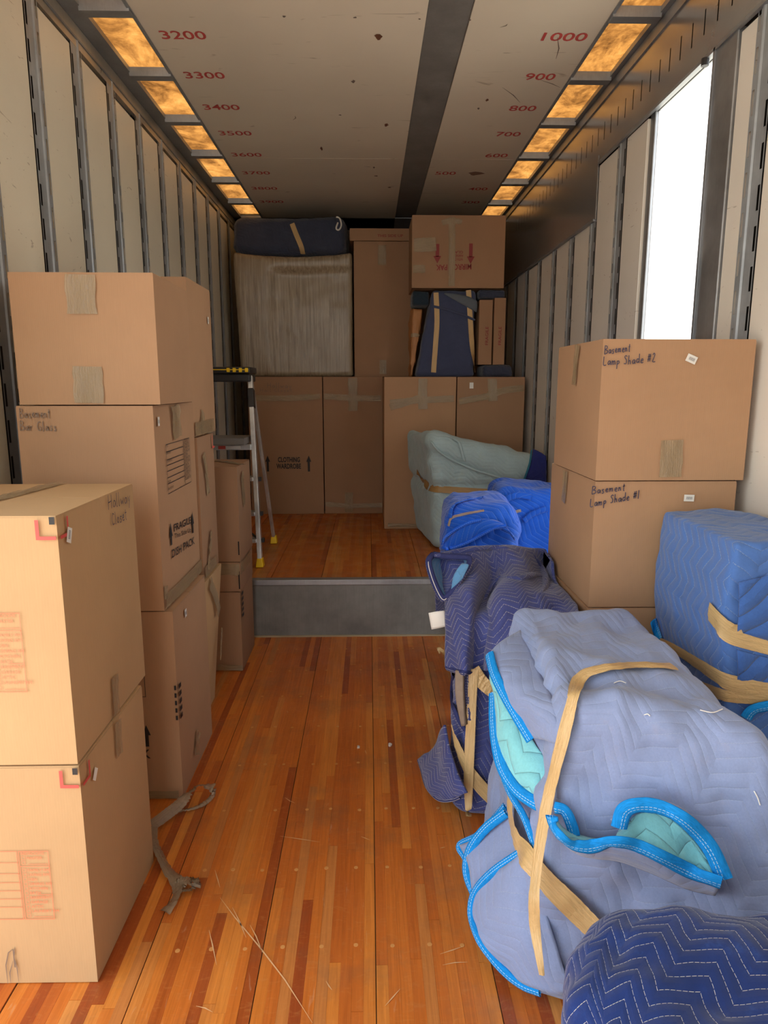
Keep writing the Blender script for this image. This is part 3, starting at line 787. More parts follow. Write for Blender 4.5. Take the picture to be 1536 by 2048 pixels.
# ---- stack B: dish pack stack
B1 = carton('large carton under the dish pack box, row of black squares up its corner', -1.14, -.682, 2.283, 2.752, .002, .709, CARD)
B2 = carton('dish pack carton reading Basement Bar Glass and FRAGILE, middle of the tall left stack', -1.152, -.709, 2.283, 2.80, .713, 1.413, CARD, 0, lean=(.002, 0))
B3 = carton('wide carton atop the dish pack box, two crinkled tape patches on front', -1.136, -.684, 2.281, 2.715, 1.417, 1.829, CARD, math.radians(.6))
tape_px(B3, [('F', 160, 549), ('F', 162, 590), ('F', 165, 628)], .092, seed=4, wob=.002); tape_px(B3, [('F', 175, 733), ('F', 177, 770), ('F', 179, 806)], .093, seed=5, wob=.002)
write(B2, 'F', 'Basement', 40, 836, 103, .032, M_INKF, .0028); write(B2, 'F', 'Bar Glass', 41, 862, 116, .032, M_INKF, .0028)
sticker(B2, 'R', 317, 843, .02, .03, 0)
tape_px(B2, [('R', 349, 811), ('R', 351, 840), ('R', 354, 876)], .1, seed=6, wob=.003)
O, U, V, N = FX(B2, 'R'); O = O + N * .0008
def fuvB(px, py): return fuv(B2, 'R', px, py)
x0, y1 = fuvB(331, 889); x1, y0 = fuvB(383, 976); y0 = fuvB(338, 988)[1]
m = MB(); xm = x0 + (x1 - x0) * .71; ph = y1 - y0
put_frame(m, O, U, V, x0, y0, xm, y1, .0022); put_frame(m, O, U, V, xm + .004, y0, x1, y1, .0022)
for k in (.16, .32, .43, .55, .68, .80): put_rect(m, O, U, V, x0 + .004, y1 - ph * k, xm, y1 - ph * k + .0028)
for k, s in ((.06, 'TO'), (.2, 'ADDRESS'), (.36, 'CONTENTS'), (.78, 'FROM'), (.92, 'PACKED BY')): put_text(m, s, O + U * (x0 + .006) + V * (y1 - ph * k), U, V, .009)
for i, r in enumerate([q for q in ROOMS if q]):
    yy = y1 - ph * (.07 + .075 * i); put_text(m, r, O + U * (xm + .022) + V * yy, U, V, .012, min(.011 * len(r), x1 - xm - .03)); put_frame(m, O, U, V, xm + .008, yy, xm + .018, yy + .011, .0012)
part('printed_form', m, M_BLACK, B2)
def textpx(m, t, face, s, p0, p1, h, bold=.0, mir=1):
    O, U, V, N = FX(t, face); a = facept(t, face, *p0) + N * .0008; b = facept(t, face, *p1) + N * .0008; D = b - a; L = np.linalg.norm(D); D /= L
    put_text(m, s, a, D, np.cross(N, D), h, L, bold)
for st_, p0, p1, hh_, bo in (('FRAGILE', (348, 1063), (382, 1046), .027, .012), ('This Side Up', (349, 1077), (382, 1063), .018, .004), ('DISH', (344, 1116), (363, 1104), .03, .012), ('PACK', (367, 1101), (389, 1087), .03, .012)):
    m = MB(); textpx(m, B2, 'R', st_, p0, p1, hh_, bo); part('printed_lettering', m, M_BLACK, B2)
for q0, q1 in (((343, 1090), (343, 1043)), ((386, 1066), (385, 1022))):
    a = fuvB(*q0); b = fuvB(*q1); m = MB(); put_arrow(m, O, U, V, a[0], a[1], b[1], .04); part('printed_arrow', m, M_BLACK, B2)
tape_px(B2, [('R', 327, 1208), ('R', 360, 1180), ('R', 406, 1141)], .05, seed=7)
tape_px(B2, [('R', 330, 1200), ('R', 331, 1172)], .04, seed=8)
# B1 print
m = MB(); O, U, V, N = FX(B1, 'R')
for k in range(5):
    v = fuv(B1, 'R', 356, 1376 + k * 16.5)[1]; put_rect(m, O + N * .001, U, V, .001, v - .0085, .03, v + .0085)
part('black_square_marks', m, M_BLACK, B1)
m = MB(); O, U, V, N = FX(B1, 'F')
for k in range(5):
    v = fuv(B1, 'R', 356, 1376 + k * 16.5)[1]; W_, w, d, h, ln = t_faces[B1.name]; put_rect(m, O + N * .001, U, V, w - .008, v - .0085, w - .0005, v + .0085)
part('black_square_marks', m, M_BLACK, B1)
m = MB(); a = fuv(B1, 'F', 295, 1493); b = fuv(B1, 'F', 295, 1450); put_arrow(m, O + N * .001, U, V, a[0], a[1], b[1], .03); part('printed_arrow', m, M_BLACK, B1); m = MB()
kx = fuv(B1, 'F', 302, 1516); put_text(m, 'DISH PACK', O + N * .001 + U * (kx[0] - .235) + V * kx[1], U, V, .035, .235, .02)
part('printed_lettering', m, M_BLACK, B1); m = MB()
put_frame(m, O + N * .001, U, V, kx[0] - .24, fuv(B1, 'F', 290, 1394)[1], fuv(B1, 'F', 292, 1394)[0], fuv(B1, 'F', 290, 1300)[1], .002)
part('printed_form', m, M_BLACK, B1)
sticker(B1, 'R', 371, 1226, .025, .03, 0)
tape_px(B1, [('R', 392, 1510), ('R', 394, 1478), ('R', 396, 1462)], .06, seed=9, wob=.003)
tape_px(B1, [('F', 293, 1590), ('F', 325, 1590), ('F', 358, 1589)], .03, seed=10)

# ---- stack C: behind stack B
C1 = carton('tall carton seen edge-on behind the wide top box of the left stack', -1.16, -.712, 2.81, 3.215, 1.272, 1.895, CARD)
C2 = carton('carton with a long tape strip and red corner, behind the dish pack box', -1.15, -.70, 2.81, 3.10, .672, 1.268, CARD3)
C3 = carton('bulging carton with tape over its corner, behind the lowest box of the left stack', -1.14, -.688, 2.775, 3.10, .002, .668, CARD2, taper=.06, bulge=.012)
tape_px(C1, [('R', 405, 822), ('R', 404, 850), ('R', 405, 893)], .05, seed=11); tape_px(C1, [('R', 391, 882), ('R', 410, 881), ('R', 429, 880)], .055, seed=12)
tape_px(C2, [('R', 406, 908), ('R', 411, 940), ('R', 416, 988)], .055, seed=13, wob=.003); tape_px(C2, [('R', 421, 1062), ('R', 418, 1100), ('R', 417, 1140)], .04, seed=14, wob=.003)
tape_px(C2, [('R', 410, 1148), ('R', 432, 1120)], .05, seed=15)
sticker(C1, 'R', 416, 641, .02, .03, 0)
m = MB(); O, U, V, N = FX(C2, 'R'); W_, w, d, h, ln = t_faces[C2.name]; put_rect(m, O + N * .001, U, V, d - .05, h - .055, d - .042, h - .006); put_rect(m, O + N * .001, U, V, d - .05, h - .063, d - .005, h - .055); part('red_corner_mark', m, M_RED, C2)
tape_px(C3, [('R', 420, 1165), ('R', 432, 1195), ('R', 438, 1225)], .06, seed=16); tape_px(C3, [('R', 443, 1255), ('R', 440, 1320)], .03, M_TAPE, seed=17)

# ---- stack D
D3 = carton('bottom carton of the short left stack before the step, black squares up its corner', -1.13, -.668, 3.415, 3.78, .002, .430, CARD3)
D2 = carton('thin carton taped between two boxes in the short stack before the step', -1.13, -.664, 3.415, 3.78, .434, .588, CARD3)
D1 = carton('top carton of the short stack beside the ladder, tape along its top edge', -1.13, -.660, 3.415, 3.78, .592, 1.078, CARD3, bulge=.006)
tape_px(D1, [('R', 483, 946), ('R', 486, 985), ('R', 488, 1010)], .07, seed=18, wob=.003); tape_px(D1, [('T', 432, 922), ('T', 460, 925), ('T', 486, 930)], .04, seed=19)
tape_px(D2, [('F', 436, 1136), ('F', 458, 1138), ('F', 478, 1140), ('R', 488, 1118), ('R', 500, 1100)], .06, seed=20)
tape_px(D3, [('F', 436, 1334), ('F', 486, 1336)], .03, seed=21)
m = MB(); O, U, V, N = FX(D3, 'R')
for k in range(5):
    v = fuv(D3, 'R', 482, 1190 + k * 11.5)[1]; put_rect(m, O + N * .001, U, V, .002, v - .0085, .05, v + .0085)
part('black_square_marks', m, M_BLACK, D3)
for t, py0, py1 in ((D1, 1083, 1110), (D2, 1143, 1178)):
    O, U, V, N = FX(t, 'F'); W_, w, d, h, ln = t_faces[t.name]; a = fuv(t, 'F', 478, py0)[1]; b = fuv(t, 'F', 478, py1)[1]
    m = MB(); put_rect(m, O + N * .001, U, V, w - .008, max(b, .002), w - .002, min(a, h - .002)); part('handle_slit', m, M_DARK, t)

# ---- right stack: lamp shade cartons
E3 = carton('bare carton under the Lamp Shade number 1 box, mostly hidden by grey-blue blanket', .732, 1.215, 2.2, 2.74, .002, .738, CARD)
E1 = carton('carton marked Basement Lamp Shade #1, lower of the two right-hand boxes', .738, 1.205, 2.205, 2.745, .742, 1.170, CARD, math.radians(0))
E2 = carton('carton marked Basement Lamp Shade #2, topmost box below the bright side door', .734, 1.222, 2.2, 2.70, 1.174, 1.622, CARD, math.radians(.3))
write(E2, 'F', 'Basement', 1209, 708, 1262, .026, M_INK, .0028, py1=703); write(E2, 'F', 'Lamp Shade #2', 1206, 732, 1313, .028, M_INK, .0028, py1=724)
write(E1, 'F', 'Basement', 1184, 988, 1252, .026, M_INK, .003, py1=981); write(E1, 'F', 'Lamp Shade #1', 1180, 1014, 1280, .028, M_INK, .003, py1=996)
sticker(E2, 'F', 1383, 718, .034, .024, -.4); sticker(E1, 'F', 1378, 996, .034, .022, -.03)
tape_px(E2, [('F', 1344, 880), ('F', 1342, 920), ('F', 1340, 954)], .076, seed=22, wob=.002)
tape_px(E2, [('L', 1156, 690), ('L', 1152, 730), ('L', 1149, 770)], .05, seed=23, wob=.002); tape_px(E1, [('L', 1132, 942), ('L', 1130, 975), ('L', 1127, 1004)], .05, seed=24)

# ---- wardrobe row on the deck
W1 = carton('wardrobe carton printed CLOTHING WARDROBE between two arrows, left end of row', -1.045, -.405, 6.03, 6.64, DECKZ + .002, 1.55, CARD3, name='wardrobe_carton', bulge=.002)
W2 = carton('plain wardrobe carton right of the CLOTHING WARDROBE box, tape down its middle', -.396, .118, 6.04, 6.64, DECKZ + .002, 1.55, CARD3, name='wardrobe_carton', bulge=.002)
W3 = carton('wardrobe carton standing forward of the row, left behind the pale green bundle', .118, .672, 5.367, 5.97, DECKZ + .002, 1.541, CARD, name='wardrobe_carton', bulge=.002)
W4 = carton('wardrobe carton at the right wall with a white sticker near its top', .682, 1.205, 5.372, 5.97, DECKZ + .002, 1.541, CARD3, name='wardrobe_carton', bulge=.002)
O, U, V, N = FX(W1, 'F')
for st_, p0, p1 in (('CLOTHING', (556, 924), (600, 924)), ('WARDROBE', (553, 937), (602, 937))):
    m = MB(); textpx(m, W1, 'F', st_, p0, p1, .044, .03); part('printed_lettering', m, M_BLACK, W1)
for px in (536, 618):
    m = MB(); a = fuv(W1, 'F', px, 943); b = fuv(W1, 'F', px, 911); put_arrow(m, O + N * .0008, U, V, a[0], a[1], b[1], .042); part('printed_arrow', m, M_BLACK, W1)
write(W1, 'F', 'Hallway', 535, 776, 585, .045, M_INKF, .004); write(W1, 'F', 'Hall Closet', 520, 784, 586, .03, M_INKF, .003)
tape_px(W1, [('F', 503, 796), ('F', 570, 797), ('F', 640, 793)], .05, seed=30)
tape_px(W2, [('F', 648, 793), ('F', 705, 796), ('F', 762, 797)], .05, seed=31); tape_px(W2, [('F', 705, 756), ('F', 706, 790), ('F', 706, 822)], .08, seed=32)
tape_px(W2, [('F', 650, 1008), ('F', 700, 1012), ('F', 764, 1010)], .04, seed=33); tape_px(W2, [('F', 698, 985), ('F', 698, 1024)], .07, seed=34)
tape_px(W3, [('F', 780, 806), ('F', 830, 801), ('F', 908, 797)], .05, seed=35); tape_px(W3, [('F', 846, 757), ('F', 845, 785), ('F', 846, 818)], .07, seed=36, wob=.003)
tape_px(W3, [('F', 780, 815), ('F', 810, 806), ('F', 842, 795)], .05, seed=43)
tape_px(W4, [('F', 918, 803), ('F', 950, 797), ('F', 978, 792)], .05, seed=37, wob=.004); tape_px(W4, [('F', 975, 790), ('F', 1010, 780), ('F', 1048, 776)], .05, seed=38); tape_px(W4, [('F', 984, 757), ('F', 986, 802)], .07, seed=39, wob=.003)
tape_px(W3, [('F', 776, 1050), ('F', 860, 1052)], .03, seed=44)
sticker(W4, 'F', 943, 771, .03, .045, 0, False)

# ---- upper row at the far end
T1 = carton('tall plain carton standing between the film-wrapped piece and the upside-down mirror box', -.125, .372, 6.15, 6.6, 1.552, 2.680, CARD3)
T2 = carton('flat long carton lying across the top of the tall far carton', -.158, .363, 6.14, 6.62, 2.684, 2.782, CARD3)
tape_px(T1, [('F', 764, 490), ('F', 764, 530)], .07, seed=40); tape_px(T1, [('F', 766, 720), ('F', 766, 748)], .06, seed=41)
m = MB(); textpx(m, T2, 'F', 'THIS SIDE UP', (755, 474), (806, 474), .022, .01); part('printed_lettering', m, M_REDD, T2)
YM = 5.55
MIR = carton('wide mirror carton upside down under the ceiling, red arrows pointing down', .335, 1.052, YM, YM + .42, 2.222, 2.755, CARD3, math.radians(0), bulge=.003)
m = MB(); O, U, V, N = FX(MIR, 'F')
a = facept(MIR, 'F', 943, 528) + N * .001; b = facept(MIR, 'F', 872, 530) + N * .001; L = np.linalg.norm(b - a); put_text(m, 'MIRROR PAK', a, (b - a) / L, -V, .042, L, .02)
part('upside_down_lettering', m, M_REDD, MIR)
for px, ya, yb in ((875, 488, 527), (942, 487, 528)):
    a = fuv(MIR, 'F', px, ya); b = fuv(MIR, 'F', px, yb); P0 = O + N * .001; m = MB()
    put_rect(m, P0, U, V, a[0] - .014, b[1] + .05, a[0] + .014, a[1])
    m.add([P0 + U * (a[0] - .03) + V * (b[1] + .055), P0 + U * a[0] + V * b[1], P0 + U * (a[0] + .03) + V * (b[1] + .055)], [(0, 1, 2)]); part('down_arrow', m, M_REDD, MIR)
m = MB()
for k, s in enumerate(('GLASS', 'HANDLE', 'WITH CARE')):
    a = facept(MIR, 'F', 926, 502 + 7 * k) + N * .001; b = facept(MIR, 'F', 902, 502 + 7 * k) + N * .001; L = np.linalg.norm(b - a); put_text(m, s, a, (b - a) / L, -V, .02, L, .01)
part('upside_down_lettering', m, M_REDD, MIR)
tape_px(MIR, [('F', 904, 434), ('F', 904, 500), ('F', 903, 572)], .05, seed=42); tape_px(MIR, [('F', 828, 490), ('F', 850, 490), ('F', 872, 488)], .1, seed=45, wob=.004); tape_px(MIR, [('F', 826, 538), ('F', 850, 538)], .06, seed=46, wob=.004)
tape_px(MIR, [('F', 884, 446), ('F', 904, 440), ('F', 924, 444)], .04, seed=47)
S1 = carton('left of two slim upright cartons with red print beside the wall', .868, .972, 5.56, 5.95, 1.64, 2.135, CARD3, bulge=.002)
S2 = carton('right of two slim upright cartons with red print touching the wall posts', .986, 1.075, 5.56, 5.95, 1.64, 2.15, CARD3, bulge=.002)
for t, px in ((S1, 973), (S2, 999)):
    m = MB(); O, U, V, N = FX(t, 'F'); a = fuv(t, 'F', px, 690)
    put_text(m, 'FRAGILE', O + N * .001 + U * (a[0] + .012) + V * a[1], V, -U, .024, .14, .012); part('printed_lettering', m, M_REDD, t)

# =================================================================== WRAPPED FURNITURE
STW = lin(226, 222, 214)
Q_GREY = quilt('quilt_grey_blue', lin(138, 153, 190), lin(182, 194, 212), .040, .08, .2, .0008, .3, .36, .08, 0.5, worn=lin(152, 154, 176), bmpd=.006)
Q_NAVY = quilt('quilt_navy', lin(70, 78, 134), STW, .026, .042, .095, .0008, .65, .5, .18, 0.35, worn=lin(90, 100, 150))
Q_ROYAL = quilt('quilt_royal', lin(28, 50, 108), STW, .029, .045, .1, .00045, .9, .4, .3, 0.72, worn=lin(52, 92, 166))
Q_BRIGHT = quilt('quilt_bright_blue', lin(30, 90, 200), lin(120, 160, 220), .03, .05, .22, .0012, .55, .55, .15, 0.9)
Q_MID = quilt('quilt_medium_blue', lin(80, 118, 184), lin(160, 184, 214), .04, .05, .115, .0011, .6, .6, .12, 0.0, worn=lin(90, 126, 182))
Q_PALE = quilt('quilt_pale_green', lin(166, 188, 190), lin(170, 188, 188), .03, .04, .16, .0009, .2, .5, .1, 0.2, worn=lin(172, 184, 164), bmpd=.006)
Q_DARK = quilt('quilt_dark', lin(66, 72, 90), lin(72, 80, 98), .03, .04, .14, .0016, .6, .6, .15, 0.8)
Q_DUSK = quilt('quilt_dusk_navy', lin(72, 80, 108), lin(80, 88, 108), .05, .05, .2, .001, .2, .3, .1, 0.2)
Q_DEEP = quilt('quilt_deep_blue', lin(44, 52, 118), lin(70, 80, 140), .04, .05, .14, .0011, .4, .5, .15, 0.2)
Q_LINE = quilt('quilt_lining_turquoise', lin(134, 206, 212), lin(120, 190, 200), .045, .04, .12, .0009, .3, .8, .08, 0.2, worn=lin(170, 214, 196), bmpd=.009)
Q_LINEB = quilt('quilt_lining_sky', lin(96, 150, 196), lin(140, 190, 220), .03, .03, .1, .001, .4, .7, .1, 0.3)
M_WOOD = plain('worn_wood', lin(140, 122, 104), .7, var=.3, scale=40)
M_ORANGE = plain('paper_wrap', lin(176, 122, 74), .6, var=.25, scale=14)
def bind_mat(name, col, st):
    t = NT(name); uv = t.n('UVMap', uv_map='UVMap').outputs[0]; s = t.n('SeparateXYZ'); t.l(uv, s.inputs[0])
    d = t.m('ABSOLUTE', t.m('SUBTRACT', t.m('ABSOLUTE', t.m('ADD', s.outputs[1], -.004)), .003))
    mk = t.m('MULTIPLY', t.rng(d, .0009, .0004), t.m('GREATER_THAN', t.m('SINE', t.m('MULTIPLY', s.outputs[0], 700)), -.6))
    n = t.noise(t.mapping(uv, (60, 300, 1)), 1, 3); w = t.noise(t.mapping(uv, (90, 10, 1)), 1, 3)
    c = t.mix(t.rng(n, .3, .7), (*[q * .85 for q in col], 1), (*[min(1, q * 1.15) for q in col], 1))
    c = t.mix(t.m('MULTIPLY', mk, .8), c, (*st, 1))
    return t.set(c, .85, 0, t.bump(t.m('ADD', n, w), .5, .003), **{'Specular IOR Level': .2})
M_BIND = bind_mat('binding_blue', lin(22, 136, 212), lin(190, 220, 236))
M_BINDN = bind_mat('binding_navy', lin(52, 58, 104), lin(214, 212, 214))
M_BINDB = bind_mat('binding_bright', lin(30, 92, 214), lin(140, 180, 230))

class Body: pass
def rbox(c8, r, n=34, seed=0, amp=.012, freq=5.0, fine=.004, post=None, stretch=(1, 1, 1), bottom_flat=True):
    c8 = np.array(c8, float); r = np.array(r, float) if np.ndim(r) else np.array([r] * 3)
    Ls = np.array([np.linalg.norm(c8[1] - c8[0]), np.linalg.norm(c8[3] - c8[0]), np.linalg.norm(c8[4] - c8[0])])
    V, F, UV, key = [], [], [], {}
    q = np.linspace(-1, 1, n)
    def unfold(ax, sg, p):
        x, y, z = p * Ls / 2
        hx, hy, hz = Ls / 2
        if ax == 2: return (x, y) if sg > 0 else (x, -y - 2)
        if ax == 1: return (x, sg * (hy + hz - z))
        return (sg * (hx + hz - z), y)
    for ax in range(3):
        o1, o2 = (ax + 1) % 3, (ax + 2) % 3
        for sg in (-1, 1):
            idx = np.zeros((n, n), int); uvg = {}
            for i in range(n):
                for j in range(n):
                    p = np.zeros(3); p[ax] = sg; p[o1] = q[i]; p[o2] = q[j]
                    k = tuple(np.round(p, 4))
                    if k not in key: key[k] = len(V); V.append(p)
                    idx[i, j] = key[k]; uvg[(i, j)] = unfold(ax, sg, p)
            for i in range(n - 1):
                for j in range(n - 1):
                    cs = [(i, j), (i + 1, j), (i + 1, j + 1), (i, j + 1)]
                    if sg < 0: cs = cs[::-1]
                    F.append([idx[c] for c in cs]); UV.append([uvg[c] for c in cs])
    V = np.array(V); inner = np.clip(V, -(1 - r), 1 - r); d = (V - inner) / r
    L = np.linalg.norm(d, axis=1, keepdims=True); V2 = inner + r * d / np.maximum(L, 1e-6)
    def tri(P):
        a = (P + 1) / 2; x, y, z = a[:, 0:1], a[:, 1:2], a[:, 2:3]
        B = (c8[0] * (1 - x) + c8[1] * x) * (1 - y) + (c8[3] * (1 - x) + c8[2] * x) * y
        T = (c8[4] * (1 - x) + c8[5] * x) * (1 - y) + (c8[7] * (1 - x) + c8[6] * x) * y
        return B * (1 - z) + T * z
    P = tri(V2); F = np.array(F)
    def normals(P):
        N = np.zeros_like(P); a = P[F[:, 0]]; fn = np.cross(P[F[:, 2]] - a, P[F[:, 3]] - P[F[:, 1]])
        for k in range(4): np.add.at(N, F[:, k], fn)
        return N / (np.linalg.norm(N, axis=1, keepdims=True) + 1e-9)
    N = normals(P); keep = np.clip((P[:, 2:3] - c8[:4, 2].min() - .0) / .06, 0, 1) if bottom_flat else 1.0
    st = np.array(stretch)
    dsp = fbm(P * freq * st, seed, 3) * amp - np.abs(fbm(P * freq * 1.7 * st + 9, seed + 31, 2)) * amp * .6 + fbm(P * freq * 4 * st, seed + 11, 2) * fine
    zmin = P[:, 2].min()
    P = P + N * dsp[:, None] * keep
    if post: P = post(P, N)
    if bottom_flat: P[:, 2] = np.maximum(P[:, 2], zmin)
    b = Body(); b.V, b.F, b.UV = P, F, UV
    b.bvh = BVHTree.FromPolygons(P.tolist(), F.tolist())
    return b
def body_part(name, b, mat, parent):
    m = MB(); m.add(b.V, b.F.tolist(), {k: u for k, u in enumerate(b.UV)}); return part(name, m, mat, parent, smooth=True)
def hit(b, px, py):
    d = Vector(ray(px, py)).normalized(); h = b.bvh.ray_cast(Vector(EYEP), d)
    if h[0] is None:
        D = getattr(b, 'last', 2.0); h = b.bvh.find_nearest(Vector(EYEP) + d * D)
        p, nn = np.array(h[0]), np.array(h[1]); q = np.array(Vector(EYEP) + d * (Vector(p) - Vector(EYEP)).dot(d)); return q, nn
    b.last = (h[0] - Vector(EYEP)).length
    nn = np.array(h[1]); 
    if nn @ np.array(d) > 0: nn = -nn
    return np.array(h[0]), nn
def smoothc(A, k, keep=True):
    A = np.array(A)
    for _ in range(k):
        Bq = A.copy(); Bq[1:-1] = (A[:-2] + 2 * A[1:-1] + A[2:]) / 4; A = Bq
    return A
def spline(pts, n):
    P = np.array(pts, float); m = len(P)
    t = np.linspace(0, m - 1, n); i = np.clip(np.floor(t).astype(int), 0, m - 2); f = (t - i)[:, None] if P.ndim == 2 else (t - i).reshape((-1,) + (1,) * (P.ndim - 1))
    g = lambda k: P[np.clip(k, 0, m - 1)]
    p0 = np.where((i > 0).reshape(f.shape), g(i - 1), 2 * g(i) - g(i + 1)); p3 = np.where((i < m - 2).reshape(f.shape), g(i + 2), 2 * g(i + 1) - g(i)); p1, p2 = g(i), g(i + 1)
    return .5 * (2 * p1 + (p2 - p0) * f + (2 * p0 - 5 * p1 + 4 * p2 - p3) * f ** 2 + (3 * p1 - p0 - 3 * p2 + p3) * f ** 3)
def on_body(b, pxs, n=40, sm=6, off=.004, flat=False):
    """points along the body under a line of sight path; off = one offset or one per path point"""
    q = spline(pxs, n) if not flat else np.stack([np.interp(np.linspace(0, len(pxs) - 1, n), range(len(pxs)), np.array(pxs)[:, k]) for k in (0, 1)], 1)
    P, N = zip(*[hit(b, *c) for c in q]); P, N = np.array(P), smoothc(np.array(N), 10)
    N = N / (np.linalg.norm(N, axis=1, keepdims=True) + 1e-9)
    if np.ndim(off): off = np.interp(np.linspace(0, 1, n), np.linspace(0, 1, len(off)), off)[:, None]
    S_ = smoothc(P, sm); D = S_ - EYEP; D = D / np.linalg.norm(D, axis=1, keepdims=True)
    cosv = np.clip(np.abs((D * N).sum(1, keepdims=True)), .4, 1)
    return S_ - D * (off / cosv), N
def strip3(name, P, N, width, mat, parent, cols=7, arch=.002, wob=.001, seed=0, taper=None, thick=.0):
    n = len(P); T = np.gradient(P, axis=0); T /= np.linalg.norm(T, axis=1)[:, None] + 1e-9
    B = np.cross(T, N); B /= np.linalg.norm(B, axis=1)[:, None] + 1e-9; N2 = np.cross(B, T)
    w = np.broadcast_to(np.asarray(width, float), (n,)) if np.ndim(width) == 0 else np.interp(np.linspace(0, 1, n), np.linspace(0, 1, len(width)), width)
    s = np.linspace(-.5, .5, cols); rr = np.random.default_rng(seed)
    L = np.concatenate([[0], np.cumsum(np.linalg.norm(np.diff(P, axis=0), axis=1))])
    top = P[:, None] + B[:, None] * (s[None, :, None] * w[:, None, None]) + N2[:, None] * (arch * (1 - (2 * s[None, :, None]) ** 2) + np.abs(rr.normal(0, wob, (n, cols, 1))))
    UV = np.stack(np.broadcast_arrays(L[:, None] + 0 * s[None], s[None] * w[:, None]), -1)
    m = MB()
    if thick:
        bot = P[:, None] + B[:, None] * (s[None, ::-1, None] * w[:, None, None]) - N2[:, None] * thick * (1 - .6 * (2 * s[None, ::-1, None]) ** 2)
        m.grid(np.concatenate([top, bot], 1), np.concatenate([UV, UV[:, ::-1]], 1), True)
    else: m.grid(top, UV)
    return part(name, m, mat, parent, smooth=True)
def btape(parent, b, pxs, width=.04, mat=None, n=46, sm=10, off=.006, seed=0, name='tape_strip', flat=False, wob=.0009):
    P, N = on_body(b, pxs, n, sm, off, flat); return strip3(name, P, N, width, mat or M_KRAFT, parent, 7, .0015, wob, seed)
def binding(parent, b, pxs, width=.03, mat=None, off=.012, n=46, sm=3, name='binding', seed=0):
    P, N = on_body(b, pxs, n, sm, off); return strip3(name, P, N, width, mat or M_BIND, parent, 7, .005, .0004, seed, thick=.004)
def patch(parent, b, A, offA, Bp, offB, mat, name, n=36, m=14, bulge=0.0, wr=.003, seed=0, thick=.004):
    PA, NA = on_body(b, A, n, 3, offA); PB, NB = on_body(b, Bp, n, 3, offB)
    t = np.linspace(0, 1, m)[None, :, None]; N = NA + NB; N /= np.linalg.norm(N, axis=1, keepdims=True)
    P = PA[:, None] * (1 - t) + PB[:, None] * t + N[:, None] * (bulge * np.sin(np.pi * t))
    P = P + N[:, None] * (fbm(P * 14, seed, 3)[..., None] * wr)
    return sheet(name, P, mat, parent, thick)
def sheet(name, P, mat, parent, thick=.006, uvrot=0.0):
    n, m = P.shape[:2]
    du = np.linalg.norm(np.diff(P, axis=0), axis=2).mean(1); dv = np.linalg.norm(np.diff(P, axis=1), axis=2).mean(0)
    u = np.concatenate([[0], np.cumsum(du)]); v = np.concatenate([[0], np.cumsum(dv)])
    UV = np.stack(np.meshgrid(u, v, indexing='ij'), -1)
    mb = MB(); mb.grid(P, UV); o = part(name, mb, mat, parent, smooth=True)
    if thick:
        so = o.modifiers.new('thick', 'SOLIDIFY'); so.thickness = thick; so.offset = 0
    return o
def net(ctrl, n, m):
    C = np.array(ctrl, float); A = spline(C, n); return np.swapaxes(spline(np.swapaxes(A, 0, 1), m), 0, 1)
def C8(bl, z0, tp, z1):
    """bl / tp: four plan corners (left front, right front, right back, left back); z may be one value or four"""
    f = lambda z: z if np.ndim(z) else [z] * 4
    return [(*p, z) for p, z in zip(bl, f(z0))] + [(*p, z) for p, z in zip(tp, f(z1))]

# ---- G: long grey-blue bundle in the right foreground
g = thing('blanket_wrapped_furniture', 'bulky grey-blue quilted bundle with bright blue binding and turquoise lining, right foreground', 'furniture', (.6, 1.6, 0))
def gpost(P, N):
    # the tight tape round the bundle pulls a groove into it, with wrinkles running out of it
    y = P[:, 1] - 1.52 + (P[:, 0] - .5) * .32
    g_ = np.exp(-(y / .035) ** 2)
    w = np.exp(-(y / .16) ** 2)
    k = np.clip((P[:, 2] - .15) / .2, 0, 1)
    return P - N * ((g_ * .016 + w * .006 * np.sin(P[:, 2] * 60 + P[:, 0] * 45)) * k)[:, None]
gb = rbox(C8([(.35, 1.43), (.97, 1.2), (.86, 2.0), (.33, 1.99)], .002, [(.43, 1.40), (.83, 1.26), (.80, 2.01), (.435, 2.01)], [.80, .79, .815, .815]), (.24, .2, .2), 60, 3, .017, 4.5, .006, gpost)
body_part('quilted_cover', gb, Q_GREY, g)
# lower skirt with rounded corners, resting along the floor on the left
sk = net([[aty(1075, 1560, 1.66), aty(1035, 1610, 1.67), aty(985, 1655, 1.70), aty(920, 1692, 1.76)],
          [aty(1085, 1640, 1.56), aty(1045, 1680, 1.575), aty(990, 1715, 1.62), aty(937, 1725, 1.69)],
          [aty(1100, 1700, 1.50), aty(1050, 1745, 1.52), aty(1000, 1775, 1.57), aty(948, 1795, 1.65)]], 22, 28)
sheet('skirt_flap', sk + fbm(sk * 12, 4, 2)[..., None] * .004, Q_GREY, g, .008)
strip3('binding', smoothc(spline([aty(1012, 1625, 1.66), aty(970, 1658, 1.69), aty(940, 1700, 1.705), aty(933, 1745, 1.69), aty(950, 1793, 1.645)], 40), 2), np.tile([-.55, -.75, .35], (40, 1)), .026, M_BIND, g, 7, .005, .0003, 1, thick=.004)
strip3('binding', smoothc(spline([aty(1010, 1612, 1.69), aty(960, 1668, 1.72), aty(918, 1690, 1.77), aty(928, 1712, 1.74), aty(938, 1735, 1.70)], 30), 2), np.tile([-.6, -.6, .5], (30, 1)), .02, M_BIND, g, 7, .005, .0003, 2, thick=.004)
